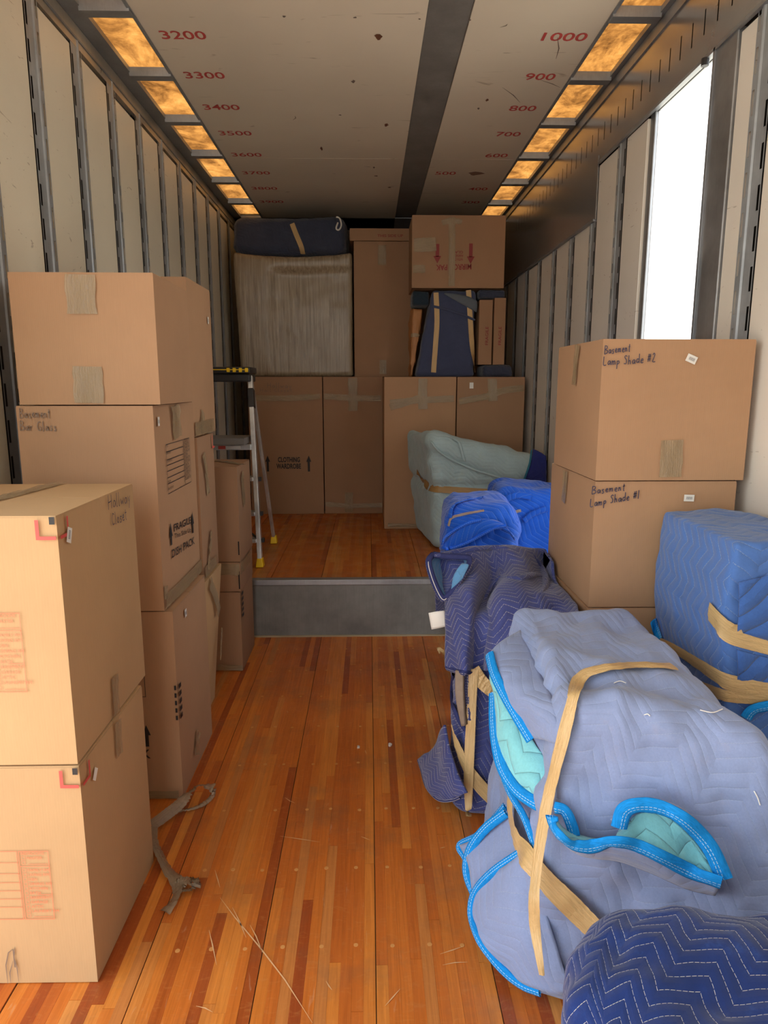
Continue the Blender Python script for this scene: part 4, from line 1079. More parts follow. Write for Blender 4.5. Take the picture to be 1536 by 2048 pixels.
sk2 = net([[aty(1060, 1690, 1.50), aty(1020, 1725, 1.525), aty(965, 1765, 1.60), aty(945, 1805, 1.62)],
           [aty(1080, 1790, 1.44), aty(1030, 1810, 1.46), aty(975, 1840, 1.53), aty(949, 1845, 1.58)],
           [aty(1110, 1890, 1.385), aty(1060, 1900, 1.40), aty(1010, 1900, 1.46), aty(965, 1885, 1.52)],
           [aty(1150, 1990, 1.36), aty(1110, 1990, 1.375), aty(1065, 1975, 1.40), aty(1010, 1938, 1.48)]], 26, 26)
sheet('skirt_flap', sk2 + fbm(sk2 * 11, 8, 2)[..., None] * .004, Q_GREY, g, .008)
strip3('binding', smoothc(spline([aty(1040, 1707, 1.515), aty(985, 1745, 1.565), aty(950, 1785, 1.61), aty(942, 1830, 1.6), aty(958, 1880, 1.53), aty(1000, 1935, 1.475), aty(1040, 1968, 1.43), aty(1080, 1984, 1.39)], 60), 2), np.tile([-.55, -.75, .35], (60, 1)), .022, M_BIND, g, 7, .005, .0003, 3, thick=.004)
# turned corner: lining showing between two bound edges on the left side
fe = smoothc(spline([aty(980, 1307, 1.80), aty(990, 1345, 1.73), aty(1008, 1383, 1.67), aty(1032, 1425, 1.61), aty(1064, 1478, 1.56)], 36), 2)
ft_, _n = on_body(gb, [(1042, 1262), (1068, 1325), (1098, 1385), (1116, 1440), (1126, 1490)], 36, 3, -.004)
tt = np.linspace(0, 1, 14)[None, :, None]
fs = ft_[:, None] * (1 - tt) + fe[:, None] * tt + np.array([-.5, -.4, .5]) * (np.sin(tt * math.pi) * .018); fs = fs + fbm(fs * 12, 5, 3)[..., None] * .004
sheet('side_flap', fs, Q_GREY, g, .008)
strip3('binding', fe + [-.004, -.008, .002], np.tile([-.62, -.65, .35], (36, 1)), .03, M_BIND, g, 7, .005, .0003, 4, thick=.004)
lA = spline([aty(984, 1335, 1.80), aty(1014, 1392, 1.70), aty(1040, 1440, 1.64), aty(1078, 1500, 1.57), aty(1110, 1560, 1.52), aty(1132, 1622, 1.475)], 44)
lB = spline([aty(991, 1380, 1.78), aty(992, 1450, 1.70), aty(1004, 1520, 1.63), aty(1030, 1566, 1.57), aty(1062, 1592, 1.52), aty(1100, 1612, 1.47)], 44)
tt = np.linspace(0, 1, 18)[None, :, None]
ls = lA[:, None] * (1 - tt) + lB[:, None] * tt + np.array([-.45, -.5, .4]) * (np.sin(tt * math.pi) * .022); ls = ls + fbm(ls * 15, 15, 3)[..., None] * .004
sheet('turned_lining', ls, Q_LINE, g, .006)
strip3('binding', smoothc(lB, 3) + [-.006, -.008, -.004], np.tile([-.6, -.65, .4], (44, 1)), .032, M_BIND, g, 7, .005, .0004, 5, thick=.004)
b6 = smoothc(spline([aty(1007, 1556, 1.66), aty(1022, 1590, 1.60), aty(1045, 1628, 1.535), aty(1060, 1665, 1.49), aty(1073, 1702, 1.455)], 34), 2)
strip3('binding', b6, np.tile([-.6, -.7, .3], (34, 1)), .02, M_BIND, g, 7, .005, .0004, 6, thick=.004)
binding(g, gb, [(1110, 1615), (1130, 1622), (1143, 1650), (1150, 1676)], .026, off=.03, seed=7)
# front hem curling open: pale lining between the two lips
patch(g, gb, [(1250, 1658), (1272, 1630), (1320, 1628), (1375, 1668), (1430, 1745)], .03, [(1230, 1676), (1280, 1690), (1335, 1715), (1390, 1742), (1440, 1762)], .058, Q_LINE, 'turned_lining', 40, 16, -.012, .003, 5)
patch(g, gb, [(1222, 1640), (1262, 1604), (1322, 1600), (1392, 1640), (1456, 1750)], .03, [(1243, 1650), (1272, 1618), (1322, 1616), (1384, 1656), (1444, 1752)], .06, Q_GREY, 'hem_lip', 40, 8, .01, .001, 6)
patch(g, gb, [(1102, 1630), (1120, 1666), (1165, 1692), (1215, 1692), (1300, 1708), (1370, 1746), (1440, 1770)], .07, [(1120, 1672), (1150, 1705), (1190, 1716), (1240, 1722), (1300, 1744), (1370, 1776), (1430, 1790)], .012, Q_GREY, 'hem_lip', 50, 10, .01, .002, 7)
patch(g, gb, [(1108, 1632), (1124, 1655), (1150, 1668), (1180, 1676), (1215, 1684)], .02, [(1104, 1640), (1122, 1670), (1150, 1688), (1185, 1692), (1215, 1690)], .065, Q_LINE, 'turned_lining', 24, 8, -.004, .001, 8)
binding(g, gb, [(1238, 1655), (1250, 1620), (1285, 1610), (1330, 1618), (1375, 1645), (1420, 1695), (1449, 1758)], .034, off=.064, seed=8, n=60)
binding(g, gb, [(1103, 1632), (1112, 1663), (1142, 1688), (1180, 1694), (1220, 1684), (1270, 1690), (1325, 1715), (1385, 1745), (1442, 1766)], .032, off=.078, seed=9, n=70)
btape(g, gb, [(1348, 1333), (1280, 1329), (1215, 1334), (1172, 1345), (1155, 1362), (1145, 1400), (1120, 1500), (1095, 1600), (1078, 1700), (1068, 1790), (1069, 1850), (1084, 1950)], [.032] * 10 + [.028, .012], n=90, sm=4, off=[.012, .012, .012, .012, .012, .012, .016, .03, .05, .075, .095, .11], seed=11, flat=True)
btape(g, gb, [(1022, 1572), (1020, 1620), (1032, 1680), (1058, 1720), (1100, 1770), (1150, 1820), (1200, 1870)], [.03, .05, .055, .055, .055, .055], n=60, sm=6, off=.03, seed=12)
for k, pl in enumerate((((1228, 1366), (1240, 1362), (1252, 1366)), ((1288, 1430), (1295, 1428), (1300, 1432)), ((1400, 1420), (1425, 1425), (1445, 1418)), ((1508, 1582), (1515, 1595), (1520, 1610)))):
    P, N = on_body(gb, pl, 8, 0, .003); m = MB(); m.tube(P, .0012, 5); part('loose_thread', m, M_STICK, g)

# ---- N: royal blue quilt at the front right
nn_ = thing('blanket_wrapped_bundle', 'deep royal blue quilted bundle with white zigzag stitching, nearest the camera', 'furniture', (.6, .9, 0))
def npost(P, N):
    k = np.exp(-((P[:, 1] - .86) / .05) ** 2) * np.clip((P[:, 2] - .3) / .1, 0, 1)
    return P - N * (k * .014)[:, None]
nb = rbox(C8([(.31, .62), (1.0, .62), (1.0, 1.10), (.38, 1.13)], .002, [(.225, .64), (.98, .64), (.98, 1.10), (.34, 1.13)], .575), (.5, .45, .42), 70, 21, .018, 4.5, .005, npost)
body_part('quilted_cover', nb, Q_ROYAL, nn_)

# ---- M: medium blue block on the right
mm = thing('blanket_wrapped_furniture', 'square block wrapped in faded medium blue blanket with tan tape, at right edge', 'furniture', (1.08, 1.9, 0))
def mpost(P, N):
    k = np.clip((P[:, 2] - .5) / .4, 0, 1) * np.exp(-((P[:, 2] - .83) / .2) ** 2)
    return P + np.array([-1, 0, 0]) * (k * .022)[:, None]
mbod = rbox(C8([(.965, 1.70), (1.208, 1.66), (1.208, 2.17), (.955, 2.17)], .002, [(.93, 1.675), (1.208, 1.66), (1.208, 2.15), (.935, 2.15)], 1.088), (.13, .09, .05), 50, 33, .008, 5, .003, mpost)
body_part('quilted_cover', mbod, Q_MID, mm)
btape(mm, mbod, [(1310, 1278), (1350, 1298), (1400, 1330), (1440, 1356), (1470, 1368), (1536, 1376), (1600, 1382), (1660, 1388)], [.022, .04, .05, .045], sm=3, off=.008, seed=14)
btape(mm, mbod, [(1400, 1372), (1440, 1388), (1470, 1394), (1536, 1398), (1600, 1402), (1660, 1406)], .035, sm=3, off=.006, seed=15)
btape(mm, mbod, [(1418, 1222), (1445, 1252), (1470, 1270), (1536, 1288), (1600, 1304), (1660, 1320)], .055, sm=2, off=.006, seed=16)
patch(mm, mbod, [(1312, 1236), (1318, 1256), (1324, 1275)], .006, [(1302, 1246), (1308, 1270), (1316, 1284)], .012, M_BIND, 'binding', 10, 5, .004, 0)
binding(mm, mbod, [(1492, 1436), (1505, 1420), (1536, 1412), (1600, 1404), (1660, 1402)], .03, off=.02, seed=17, n=24)
# front panel with diamond quilting; its shade is painted in as darker blue
Q_MID_SHADE = quilt('quilt_medium_blue_diamond_shade', lin(66, 104, 172), lin(60, 92, 150), .05, .0, .1, .0012, .3, .9, .12, .8, bmpd=.012)
patch(mm, mbod, [(1478, 1165), (1560, 1146), (1664, 1134)], .006, [(1474, 1262), (1560, 1288), (1664, 1312)], .006, Q_MID_SHADE, 'front_panel', 14, 14, .006, .001, 4)
patch(mm, mbod, [(1474, 1300), (1560, 1322), (1664, 1348)], .006, [(1474, 1362), (1560, 1372), (1664, 1384)], .006, Q_MID_SHADE, 'front_panel', 14, 10, .006, .001, 5)

# ---- D: navy blanket bundle in the middle right
dd = thing('blanket_wrapped_furniture', 'tall bundle under crumpled navy blankets with white stitching, white tag at its left edge', 'furniture', (.5, 2.5, 0))
db = rbox(C8([(.27, 2.14), (.70, 2.05), (.715, 2.86), (.36, 2.88)], .002, [(.30, 2.22), (.66, 2.2), (.69, 2.8), (.36, 2.8)], .70), (.3, .2, .15), 44, 51, .02, 5, .006, None, (1, 1, .6))
body_part('quilted_cover', db, Q_NAVY, dd)
dn = net([[(.30, 2.95, .40), aty(868, 1120, 2.62), aty(882, 1160, 2.50), aty(893, 1225, 2.34), aty(893, 1290, 2.26), aty(892, 1334, 2.24)],
          [(.36, 2.97, .45), aty(905, 1104, 2.62), aty(915, 1150, 2.44), aty(918, 1220, 2.28), aty(916, 1290, 2.20), aty(915, 1342, 2.18)],
          [(.45, 2.98, .5), aty(945, 1098, 2.66), aty(952, 1145, 2.42), aty(944, 1220, 2.25), aty(940, 1290, 2.18), aty(936, 1346, 2.15)],
          [(.50, 2.98, .5), aty(975, 1098, 2.68), aty(985, 1150, 2.52), aty(964, 1215, 2.42), aty(957, 1290, 2.36), aty(952, 1340, 2.33)],
          [(.57, 2.98, .5), aty(1005, 1094, 2.70), aty(1012, 1145, 2.44), aty(990, 1200, 2.27), aty(978, 1280, 2.19), aty(972, 1340, 2.15)],
          [(.62, 2.98, .5), aty(1040, 1098, 2.70), aty(1048, 1140, 2.46), aty(1035, 1195, 2.25), aty(1020, 1270, 2.15), aty(1010, 1335, 2.09)],
          [(.67, 2.98, .5), aty(1070, 1100, 2.72), aty(1080, 1135, 2.66), aty(1075, 1190, 2.30), aty(1070, 1250, 2.15), aty(1060, 1320, 2.06)],
          [(.71, 2.97, .45), aty(1100, 1106, 2.70), aty(1108, 1148, 2.68), aty(1112, 1190, 2.34), aty(1112, 1230, 2.22), aty(1110, 1290, 2.08)],
          [(.73, 2.95, .4), aty(1125, 1124, 2.62), aty(1138, 1165, 2.52), aty(1150, 1200, 2.32), aty(1158, 1228, 2.14), aty(1160, 1270, 2.05)]], 90, 70)
wob = fbm(dn * [7, 7, 4], 61, 3) * .02 - np.abs(fbm(dn * [12, 6, 5], 63, 2)) * .014 + fbm(dn * 22, 62, 2) * .004
dn = dn + wob[..., None] * np.array([-.4, -.7, .5])
dn[..., 0] = np.minimum(dn[..., 0], .715)
sheet('draped_cover', dn, Q_NAVY, dd, .01)
Db = Body(); nn0, mm0 = dn.shape[:2]
Db.V = dn.reshape(-1, 3); Db.F = np.array([(i * mm0 + j, i * mm0 + j + 1, (i + 1) * mm0 + j + 1, (i + 1) * mm0 + j) for i in range(nn0 - 1) for j in range(mm0 - 1)])
Db.bvh = BVHTree.FromPolygons(Db.V.tolist(), Db.F.tolist()); Db.last = 2.5
strip3('binding', smoothc(spline([dn[k, -1] for k in range(0, 40, 6)], 40), 2) + np.array([0, -.006, 0]), np.tile([-.2, -.95, .1], (40, 1)), .02, M_BINDN, dd, 7, .004, .0003, 5, thick=.004)
# ridges of cloth thrown over the top
for k, (pl, r) in enumerate((([(868, 1112), (905, 1106), (950, 1100), (1000, 1096), (1022, 1099)], .02), ([(1012, 1142), (990, 1165), (968, 1195), (960, 1240), (955, 1300)], .016), ([(1000, 1150), (1035, 1158), (1070, 1150), (1100, 1165)], .018),
                        ([(1062, 1104), (1085, 1140), (1092, 1170), (1080, 1190)], .02))):
    P, N = on_body(Db, pl, 30, 4, .002); m = MB(); m.tube(P, r * np.sin(np.linspace(.25, math.pi - .25, 30)), 10, flat=.75); part('cloth_fold', m, Q_NAVY, dd, smooth=True)
# hood opening at upper left: bound rim, sky blue lining inside
rim = [aty(866, 1108, 2.50), aty(857, 1122, 2.46), aty(863, 1150, 2.43), aty(876, 1182, 2.40), aty(888, 1197, 2.38), aty(903, 1182, 2.38), aty(922, 1155, 2.38), aty(937, 1132, 2.40), aty(938, 1116, 2.43), aty(915, 1113, 2.46), aty(890, 1112, 2.48)]
rr_ = spline(rim + [rim[0]], 64)
cen = aty(898, 1138, 2.52)
t_ = np.linspace(0, 1, 10)[None, :, None]
lin_ = rr_[:, None] * (1 - t_) + (cen + (rr_[:, None] - cen) * .15) * t_ + np.array([.015, .07, -.01]) * np.sin(t_ * 1.57)
sheet('hood_lining', lin_, Q_LINEB, dd, .004)
m = MB(); m.tube(rr_ + [0, -.004, 0], .0125, 10, flat=.8); part('hood_rim', m, M_BINDN, dd, smooth=True)
m = MB(); m.tube(rr_[4:26] + [-.002, -.016, 0], .0014, 6); part('rim_stitch', m, M_STICK, dd, smooth=True)
lp = net([[aty(903, 1178, 2.37), aty(908, 1150, 2.38), aty(924, 1126, 2.39)], [aty(916, 1166, 2.36), aty(924, 1146, 2.37), aty(934, 1128, 2.38)], [aty(925, 1156, 2.35), aty(932, 1142, 2.36), aty(938, 1130, 2.375)]], 12, 12)
sheet('hood_lining', lp, Q_LINEB, dd, .004)
tg = net([[aty(857, 1226, 2.335), aty(860, 1242, 2.33), aty(863, 1259, 2.325)], [aty(872, 1223, 2.325), aty(876, 1240, 2.32), aty(879, 1256, 2.32)], [aty(889, 1221, 2.33), aty(892, 1236, 2.325), aty(895, 1252, 2.32)]], 8, 8)
sheet('care_tag', tg, M_STICK, dd, .0015)
wd_ = net([[aty(912, 1340, 2.165), aty(912, 1385, 2.15), aty(918, 1420, 2.145), aty(926, 1450, 2.14)], [aty(928, 1342, 2.155), aty(928, 1385, 2.14), aty(930, 1420, 2.135), aty(932, 1450, 2.13)]], 6, 16)
sheet('exposed_leg', wd_, M_WOOD, dd, .02)
for pl, w_ in (([(907, 1345), (903, 1380), (905, 1410), (915, 1440), (928, 1462)], .026), ([(936, 1342), (937, 1390), (939, 1440)], .02)):
    P, N = on_body(db, pl, 24, 3, .03); strip3('binding', P, N, w_, M_BINDN, dd, 7, .006, .0004, 3, thick=.005)
btape(dd, db, [(947, 1338), (944, 1400), (940, 1480), (937, 1560), (937, 1632)], [.032, .03, .034, .034, .02], sm=10, off=.035, seed=18)
btape(dd, db, [(903, 1450), (915, 1490), (932, 1530), (960, 1572), (1000, 1612)], [.01, .03, .04, .045, .045], sm=4, off=.026, seed=19)
btape(dd, db, [(946, 1338), (962, 1362), (980, 1378), (1002, 1392)], .045, sm=2, off=.03, seed=20, wob=.003)
# corner of the blanket trailing on the floor
ff = net([[aty(890, 1450, 2.20), aty(868, 1495, 2.32), aty(838, 1519, 2.44)], [aty(900, 1500, 2.14), aty(875, 1530, 2.22), aty(846, 1545, 2.36)], [aty(915, 1545, 2.08), aty(890, 1568, 2.13), aty(858, 1582, 2.24)], [aty(935, 1585, 2.04), aty(912, 1596, 2.07), aty(885, 1600, 2.14)]], 30, 26)
ff = ff + (np.sin(np.linspace(0, 9, 26))[None, :, None] * .006 + fbm(ff * 14, 70, 2)[..., None] * .006) * np.array([-.5, -.6, .6])
ff[..., 2] = np.maximum(ff[..., 2], .012)
sheet('trailing_corner', ff, Q_NAVY, dd, .009)
strip3('binding', smoothc(spline([ff[0, -1], ff[8, -1], ff[16, -1], ff[24, -1], ff[29, -1], ff[29, 16], ff[29, 8]], 44), 3), np.tile([-.5, -.6, .6], (44, 1)), .016, M_BINDN, dd, 7, .004, .0003, 6, thick=.004)

# ---- B: two bright blue bundles
def bfold(P, N):
    k = np.exp(-((P[:, 2] - .80 + (P[:, 0] - .5) * .15) / .03) ** 2)
    return P - N * (k * .012)[:, None]
b1 = thing('blanket_wrapped_furniture', 'bright blue quilted bundle with thin tape across its rounded top, left of two', 'furniture', (.53, 3.2, 0))
bb1 = rbox(C8([(.385, 3.0), (.69, 2.98), (.69, 3.48), (.40, 3.5)], .002, [(.33, 3.0), (.70, 3.0), (.69, 3.46), (.35, 3.46)], .955), (.45, .4, .3), 44, 81, .016, 5, .004, bfold)
body_part('quilted_cover', bb1, Q_BRIGHT, b1)
btape(b1, bb1, [(897, 1052), (903, 1036), (925, 1029), (950, 1024), (968, 1021)], .013, mat=M_TAPE, sm=3, off=.006, seed=21)
patch(b1, bb1, [(886, 1090), (905, 1068), (935, 1046), (970, 1038), (1005, 1048), (1030, 1080)], .035, [(884, 1100), (900, 1096), (930, 1088), (955, 1070), (985, 1058), (1012, 1054)], .055, Q_BRIGHT, 'cloth_fold', 44, 12, .012, .002, 9, .008)
binding(b1, bb1, [(884, 1092), (890, 1074), (915, 1056), (940, 1044), (962, 1040)], .016, M_BINDB, .05, 30, 2, 'binding', 22)
binding(b1, bb1, [(886, 1096), (898, 1097), (925, 1088), (950, 1076), (985, 1057), (1012, 1052)], .016, M_BINDB, .06, 36, 2, 'binding', 23)
binding(b1, bb1, [(898, 1035), (905, 1012), (930, 1000), (965, 995)], .03, Q_BRIGHT, .012, 30, 2, 'cloth_fold', 24)
m = MB(); P, N = on_body(bb1, [(876, 1302), (882, 1300), (890, 1306), (895, 1312)], 12, 1, .012); strip3('tape_strip', P, N, .03, M_KRAFT, b1, 7, .003, .004, 25)
b2 = thing('blanket_wrapped_furniture', 'bright blue quilted bundle half hidden behind the lamp shade boxes, right of two', 'furniture', (.9, 3.75, 0))
bb2 = rbox(C8([(.72, 3.54), (1.15, 3.54), (1.15, 3.9), (.72, 3.9)], .002, [(.655, 3.54), (1.12, 3.56), (1.12, 3.88), (.66, 3.88)], [.975, .90, .93, .985]), (.4, .4, .22), 40, 91, .018, 5, .004)
body_part('quilted_cover', bb2, Q_BRIGHT, b2)
btape(b2, bb2, [(1022, 1052), (1026, 1034), (1032, 1024), (1042, 1021)], .016, mat=M_TAPE, sm=2, off=.006, seed=26)
binding(b2, bb2, [(1048, 1042), (1062, 1030), (1080, 1022), (1095, 1018)], .03, Q_BRIGHT, .015, 24, 2, 'cloth_fold', 27)
binding(b2, bb2, [(992, 1015), (1010, 1000), (1035, 990), (1062, 994)], .035, Q_BRIGHT, .012, 24, 2, 'cloth_fold', 28)

# ---- P: pale green bundle on the deck
pp_ = thing('blanket_wrapped_furniture', 'pale grey-green quilted bundle on the raised deck, belted with shiny brown tape', 'furniture', (.8, 5.0, DECKZ))
def ppost(P, N):
    k = np.exp(-((P[:, 2] - .79) / .03) ** 2); w = np.exp(-((P[:, 2] - .79) / .12) ** 2)
    c = (P[:, 2] - 1.02 + (P[:, 0] - .5) * .42); st = 1 / (1 + np.exp(-c / .012))
    fr = np.clip((4.95 - P[:, 1]) / .15, 0, 1) * np.clip((P[:, 2] - .82) / .05, 0, 1)
    return P - N * (k * .022 + w * .006 * np.sin(P[:, 0] * 70 + P[:, 1] * 50))[:, None] + N * (st * fr * .025)[:, None]
pb = rbox(C8([(.435, 4.66), (1.17, 4.68), (1.17, 5.34), (.35, 5.34)], DECKZ + .002, [(.42, 4.68), (1.165, 4.72), (1.165, 5.3), (.27, 5.3)], [1.155, .965, .985, 1.165]), (.16, .2, .16), 50, 101, .018, 4, .006, ppost)
body_part('quilted_cover', pb, Q_PALE, pp_)
btape(pp_, pb, [(834, 943), (846, 960), (862, 976), (900, 980), (960, 984), (1010, 985), (1060, 982), (1092, 976)], .05, mat=M_SHINY, n=60, sm=2, off=.006, seed=29, wob=.0025)
btape(pp_, pb, [(860, 1088), (864, 1094), (870, 1098), (880, 1100)], .06, mat=M_SHINY, sm=1, off=.006, seed=30)
dpb = patch(pp_, pb, [(1066, 898), (1062, 925), (1052, 955), (1044, 968)], .012, [(1093, 912), (1093, 940), (1093, 962), (1093, 970)], .014, Q_DEEP, 'navy_cover', 16, 10, .004, .002, 3)
patch(pp_, pb, [(1050, 990), (1060, 988), (1092, 981)], .012, [(1050, 1030), (1070, 1030), (1092, 1030)], .014, Q_DEEP, 'navy_cover', 10, 8, .004, .002, 4)
binding(pp_, pb, [(1063, 900), (1060, 925), (1050, 955), (1043, 968)], .014, bind_mat('binding_teal', lin(52, 110, 132), lin(60, 120, 140)), .02, 20, 2)
binding(pp_, pb, [(905, 876), (918, 884), (924, 905), (928, 922)], .02, Q_PALE, .012, 20, 2, 'cloth_fold', 31)
binding(pp_, pb, [(862, 884), (880, 905), (912, 924), (950, 940), (1000, 956)], .016, Q_PALE, .016, 36, 2, 'cloth_fold', 32)

# ---- far upper row
wr_ = thing('film_wrapped_furniture', 'bulky beige furniture piece in cloudy stretch film, standing on the CLOTHING WARDROBE box', 'furniture', (-.65, 6.35, 1.552))
def film_mat():
    t = NT('stretch_film'); v = t.coord()
    st = t.noise(t.mapping(v, (60, 60, 2.2)), 1, 5, .7, .3); b = t.noise(v, 3, 4)
    c = t.mix(t.rng(st, .36, .7), (*lin(122, 106, 84), 1), (*lin(186, 172, 146), 1)); c = t.mix(t.rng(b, .3, .8, 0, .4), c, (*lin(150, 132, 104), 1))
    return t.set(c, .3, 0, t.bump(st, .4, .004))
def wpost(P, N):
    s = lambda a: 1 / (1 + np.exp(-a / .012))
    k = s(P[:, 0] + .83) * s(2.46 - P[:, 2]) * np.clip((6.3 - P[:, 1]) / .1, 0, 1)
    P = P + np.array([0, 1, 0]) * (k * .03)[:, None]
    up = np.clip((P[:, 2] - 2.3) / .25, 0, 1); sh = np.abs((P[:, 0] + .64) / .5) ** 3 * .035 - .02
    return P + np.array([0, 0, 1]) * (up * sh)[:, None]
wb = rbox(C8([(-1.125, 6.15), (-.137, 6.15), (-.137, 6.62), (-1.125, 6.62)], 1.552, [(-1.155, 6.15), (-.14, 6.15), (-.14, 6.62), (-1.155, 6.62)], 2.58), (.07, .16, .06), 44, 111, .004, 4, .001, wpost)
body_part('film_cover', wb, film_mat(), wr_)
rl = thing('blanket_roll', 'dark navy quilted roll with one tape strip and white loop, on the film-wrapped piece', 'bundle', (-.66, 6.4, 2.58))
def rpost(P, N):
    lo = np.clip((2.66 - P[:, 2]) / .08, 0, 1); sh = np.abs((P[:, 0] + .64) / .5) ** 3 * .035 - .025
    return P + np.array([0, 0, 1]) * (lo * sh)[:, None]
rb = rbox(C8([(-1.16, 6.19), (-.185, 6.19), (-.185, 6.62), (-1.16, 6.62)], 2.592, [(-1.15, 6.19), (-.19, 6.19), (-.19, 6.6), (-1.15, 6.6)], [2.875, 2.905, 2.92, 2.90]), (.16, .5, .45), 36, 121, .012, 5, .004, rpost, bottom_flat=False)
body_part('quilted_cover', rb, Q_DARK, rl)
btape(rl, rb, [(584, 447), (592, 468), (602, 492), (606, 508)], .042, sm=2, off=.006, seed=33)
P, N = on_body(rb, [(672, 434), (679, 436), (683, 450), (678, 460), (672, 457), (676, 445)], 24, 2, .012); m = MB(); m.tube(P, .007, 7); part('white_loop', m, M_STICK, rl, smooth=True)

nv = thing('blanket_bundle', 'dusky navy blanket bundle with two vertical tape strips under the mirror carton', 'furniture', (.63, 5.75, 1.545))
vb = rbox(C8([(.368, 5.58), (.85, 5.58), (.85, 5.95), (.38, 5.95)], 1.545, [(.505, 5.6), (.84, 5.6), (.84, 5.93), (.5, 5.93)], 2.205), (.16, .2, .06), 36, 131, .012, 4, .004)
body_part('quilted_cover', vb, Q_DUSK, nv)
btape(nv, vb, [(872, 585), (874, 640), (871, 690), (867, 745)], .04, sm=4, off=.008, seed=34); btape(nv, vb, [(937, 580), (940, 630), (944, 690), (950, 745)], .04, sm=4, off=.008, seed=35)
patch(nv, vb, [(888, 588), (905, 598), (930, 612), (953, 625)], .01, [(890, 586), (915, 588), (940, 594), (954, 602)], .014, plain('grey_cloth', lin(96, 104, 112), .9), 'grey_panel', 16, 6, .004, .001, 3)
binding(nv, vb, [(862, 612), (890, 618), (920, 628), (950, 640)], .02, Q_DUSK, .012, 24, 2, 'cloth_fold', 36)
fb = thing('folded_blanket', 'dark folded blanket squeezed between slim cartons and the mirror box', 'blanket', (.97, 5.75, 2.155))
fbb = rbox(C8([(.868, 5.6), (1.078, 5.6), (1.078, 5.92), (.868, 5.92)], 2.153, [(.868, 5.6), (1.078, 5.6), (1.078, 5.92), (.868, 5.92)], 2.219), (.2, .2, .5), 18, 141, .004, 6, .002); body_part('quilted_cover', fbb, Q_DARK, fb)
fb2 = thing('folded_blanket', 'dark folded blanket under the two slim upright cartons', 'blanket', (.99, 5.75, 1.545))
fbb2 = rbox(C8([(.905, 5.55), (1.15, 5.55), (1.15, 5.93), (.91, 5.93)], 1.544, [(.905, 5.55), (1.14, 5.55), (1.14, 5.93), (.91, 5.93)], 1.637), (.2, .2, .5), 18, 151, .004, 6, .002); body_part('quilted_cover', fbb2, Q_DARK, fb2)
op = thing('paper_wrapped_parcel', 'crumpled orange-brown paper parcel tucked left of the dusky navy bundle', 'parcel', (.40, 5.75, 1.545))
ob = rbox(C8([(.332, 5.68), (.356, 5.68), (.356, 5.9), (.332, 5.9)], 1.544, [(.342, 5.68), (.445, 5.68), (.445, 5.9), (.342, 5.9)], 2.09), (.4, .4, .12), 22, 161, .012, 9, .006, None, (1, 1, 1)); body_part('paper_wrap', ob, M_ORANGE, op)
P, N = on_body(ob, [(822, 671), (830, 670), (840, 672)], 10, 1, .006); strip3('tape_strip', P, N, .03, M_TAPE, op, 5, .001, .001, 4)
tl = thing('folded_blanket', 'dark teal blanket stuffed above the orange-brown parcel', 'blanket', (.41, 5.75, 2.095))
tb = rbox(C8([(.345, 5.66), (.485, 5.66), (.485, 5.92), (.345, 5.92)], 2.10, [(.345, 5.66), (.485, 5.66), (.485, 5.92), (.345, 5.92)], 2.218), (.3, .3, .4), 18, 171, .006, 7, .002); body_part('quilted_cover', tb, quilt('quilt_teal', lin(44, 58, 70), lin(60, 76, 88), .03, .04, .12, .001, .2, .4, .1), tl)

# =================================================================== STEP LADDER
ld = thing('step_ladder', 'aluminium step ladder with black tray top and yellow feet on the deck', 'ladder', (-.945, 4.54, DECKZ))
LX = -.945
ftop = {1: (LX + .185, 4.50, 1.535), -1: (LX - .185, 4.50, 1.535)}
fbot = {1: (LX + .252, 4.225, DECKZ + .028), -1: (LX - .252, 4.225, DECKZ + .028)}
btop = {1: (LX + .178, 4.57, 1.50), -1: (LX - .178, 4.57, 1.50)}
bbot = {1: (LX + .250, 4.885, DECKZ + .028), -1: (LX - .250, 4.885, DECKZ + .028)}
def beam(name, a, b, w, d, mat, parent):
    a, b = np.array(a), np.array(b); m = MB(); t = (b - a) / np.linalg.norm(b - a); X_ = np.array([1.0, 0, 0]); X_ = X_ - t * (X_ @ t); X_ /= np.linalg.norm(X_); Y_ = np.cross(t, X_)
    c = []
    for q in (a, b): c += [q - X_ * w / 2 - Y_ * d / 2, q + X_ * w / 2 - Y_ * d / 2, q + X_ * w / 2 + Y_ * d / 2, q - X_ * w / 2 + Y_ * d / 2]
    m.prism8(c); return part(name, m, mat, parent, bevel=.003)
def foot(p):
    x, y, z = p; m = MB(); z0 = DECKZ + .003
    m.prism8([(x - .024, y - .034, z0), (x + .024, y - .034, z0), (x + .024, y + .034, z0), (x - .024, y + .034, z0), (x - .017, y - .024, z + .03), (x + .017, y - .024, z + .03), (x + .017, y + .024, z + .03), (x - .017, y + .024, z + .03)])
    return part('rubber_foot', m, M_YPLAS, ld, bevel=.004)
for s in (1, -1):
    beam('front_rail', fbot[s], ftop[s], .028, .05, M_ALU, ld); beam('rear_rail', bbot[s], btop[s], .022, .036, M_ALU, ld); foot(fbot[s]); foot(bbot[s])
    a, b = np.array(fbot[s]), np.array(ftop[s]); p = a + (b - a) * .88; beam('hinge_bracket', p - (b - a) * .05, p + (b - a) * .05, .036, .07, M_BPLAS, ld)
    p0 = np.array(fbot[s]) + [-.02 * s, .02, .06]; p1 = np.array(bbot[s]) + [-.02 * s, -.15, .1]
    beam('spreader_bar', np.array(fbot[s]) + (np.array(ftop[s]) - fbot[s]) * .12, np.array(fbot[s]) + [-.16 * s, .12, .25], .012, .012, M_BPLAS, ld)
def rail_at(z, which):
    a, b = (fbot, ftop) if which == 'f' else (bbot, btop); k = (z - a[1][2]) / (b[1][2] - a[1][2]); return [np.array(a[s]) + (np.array(b[s]) - a[s]) * k for s in (-1, 1)]
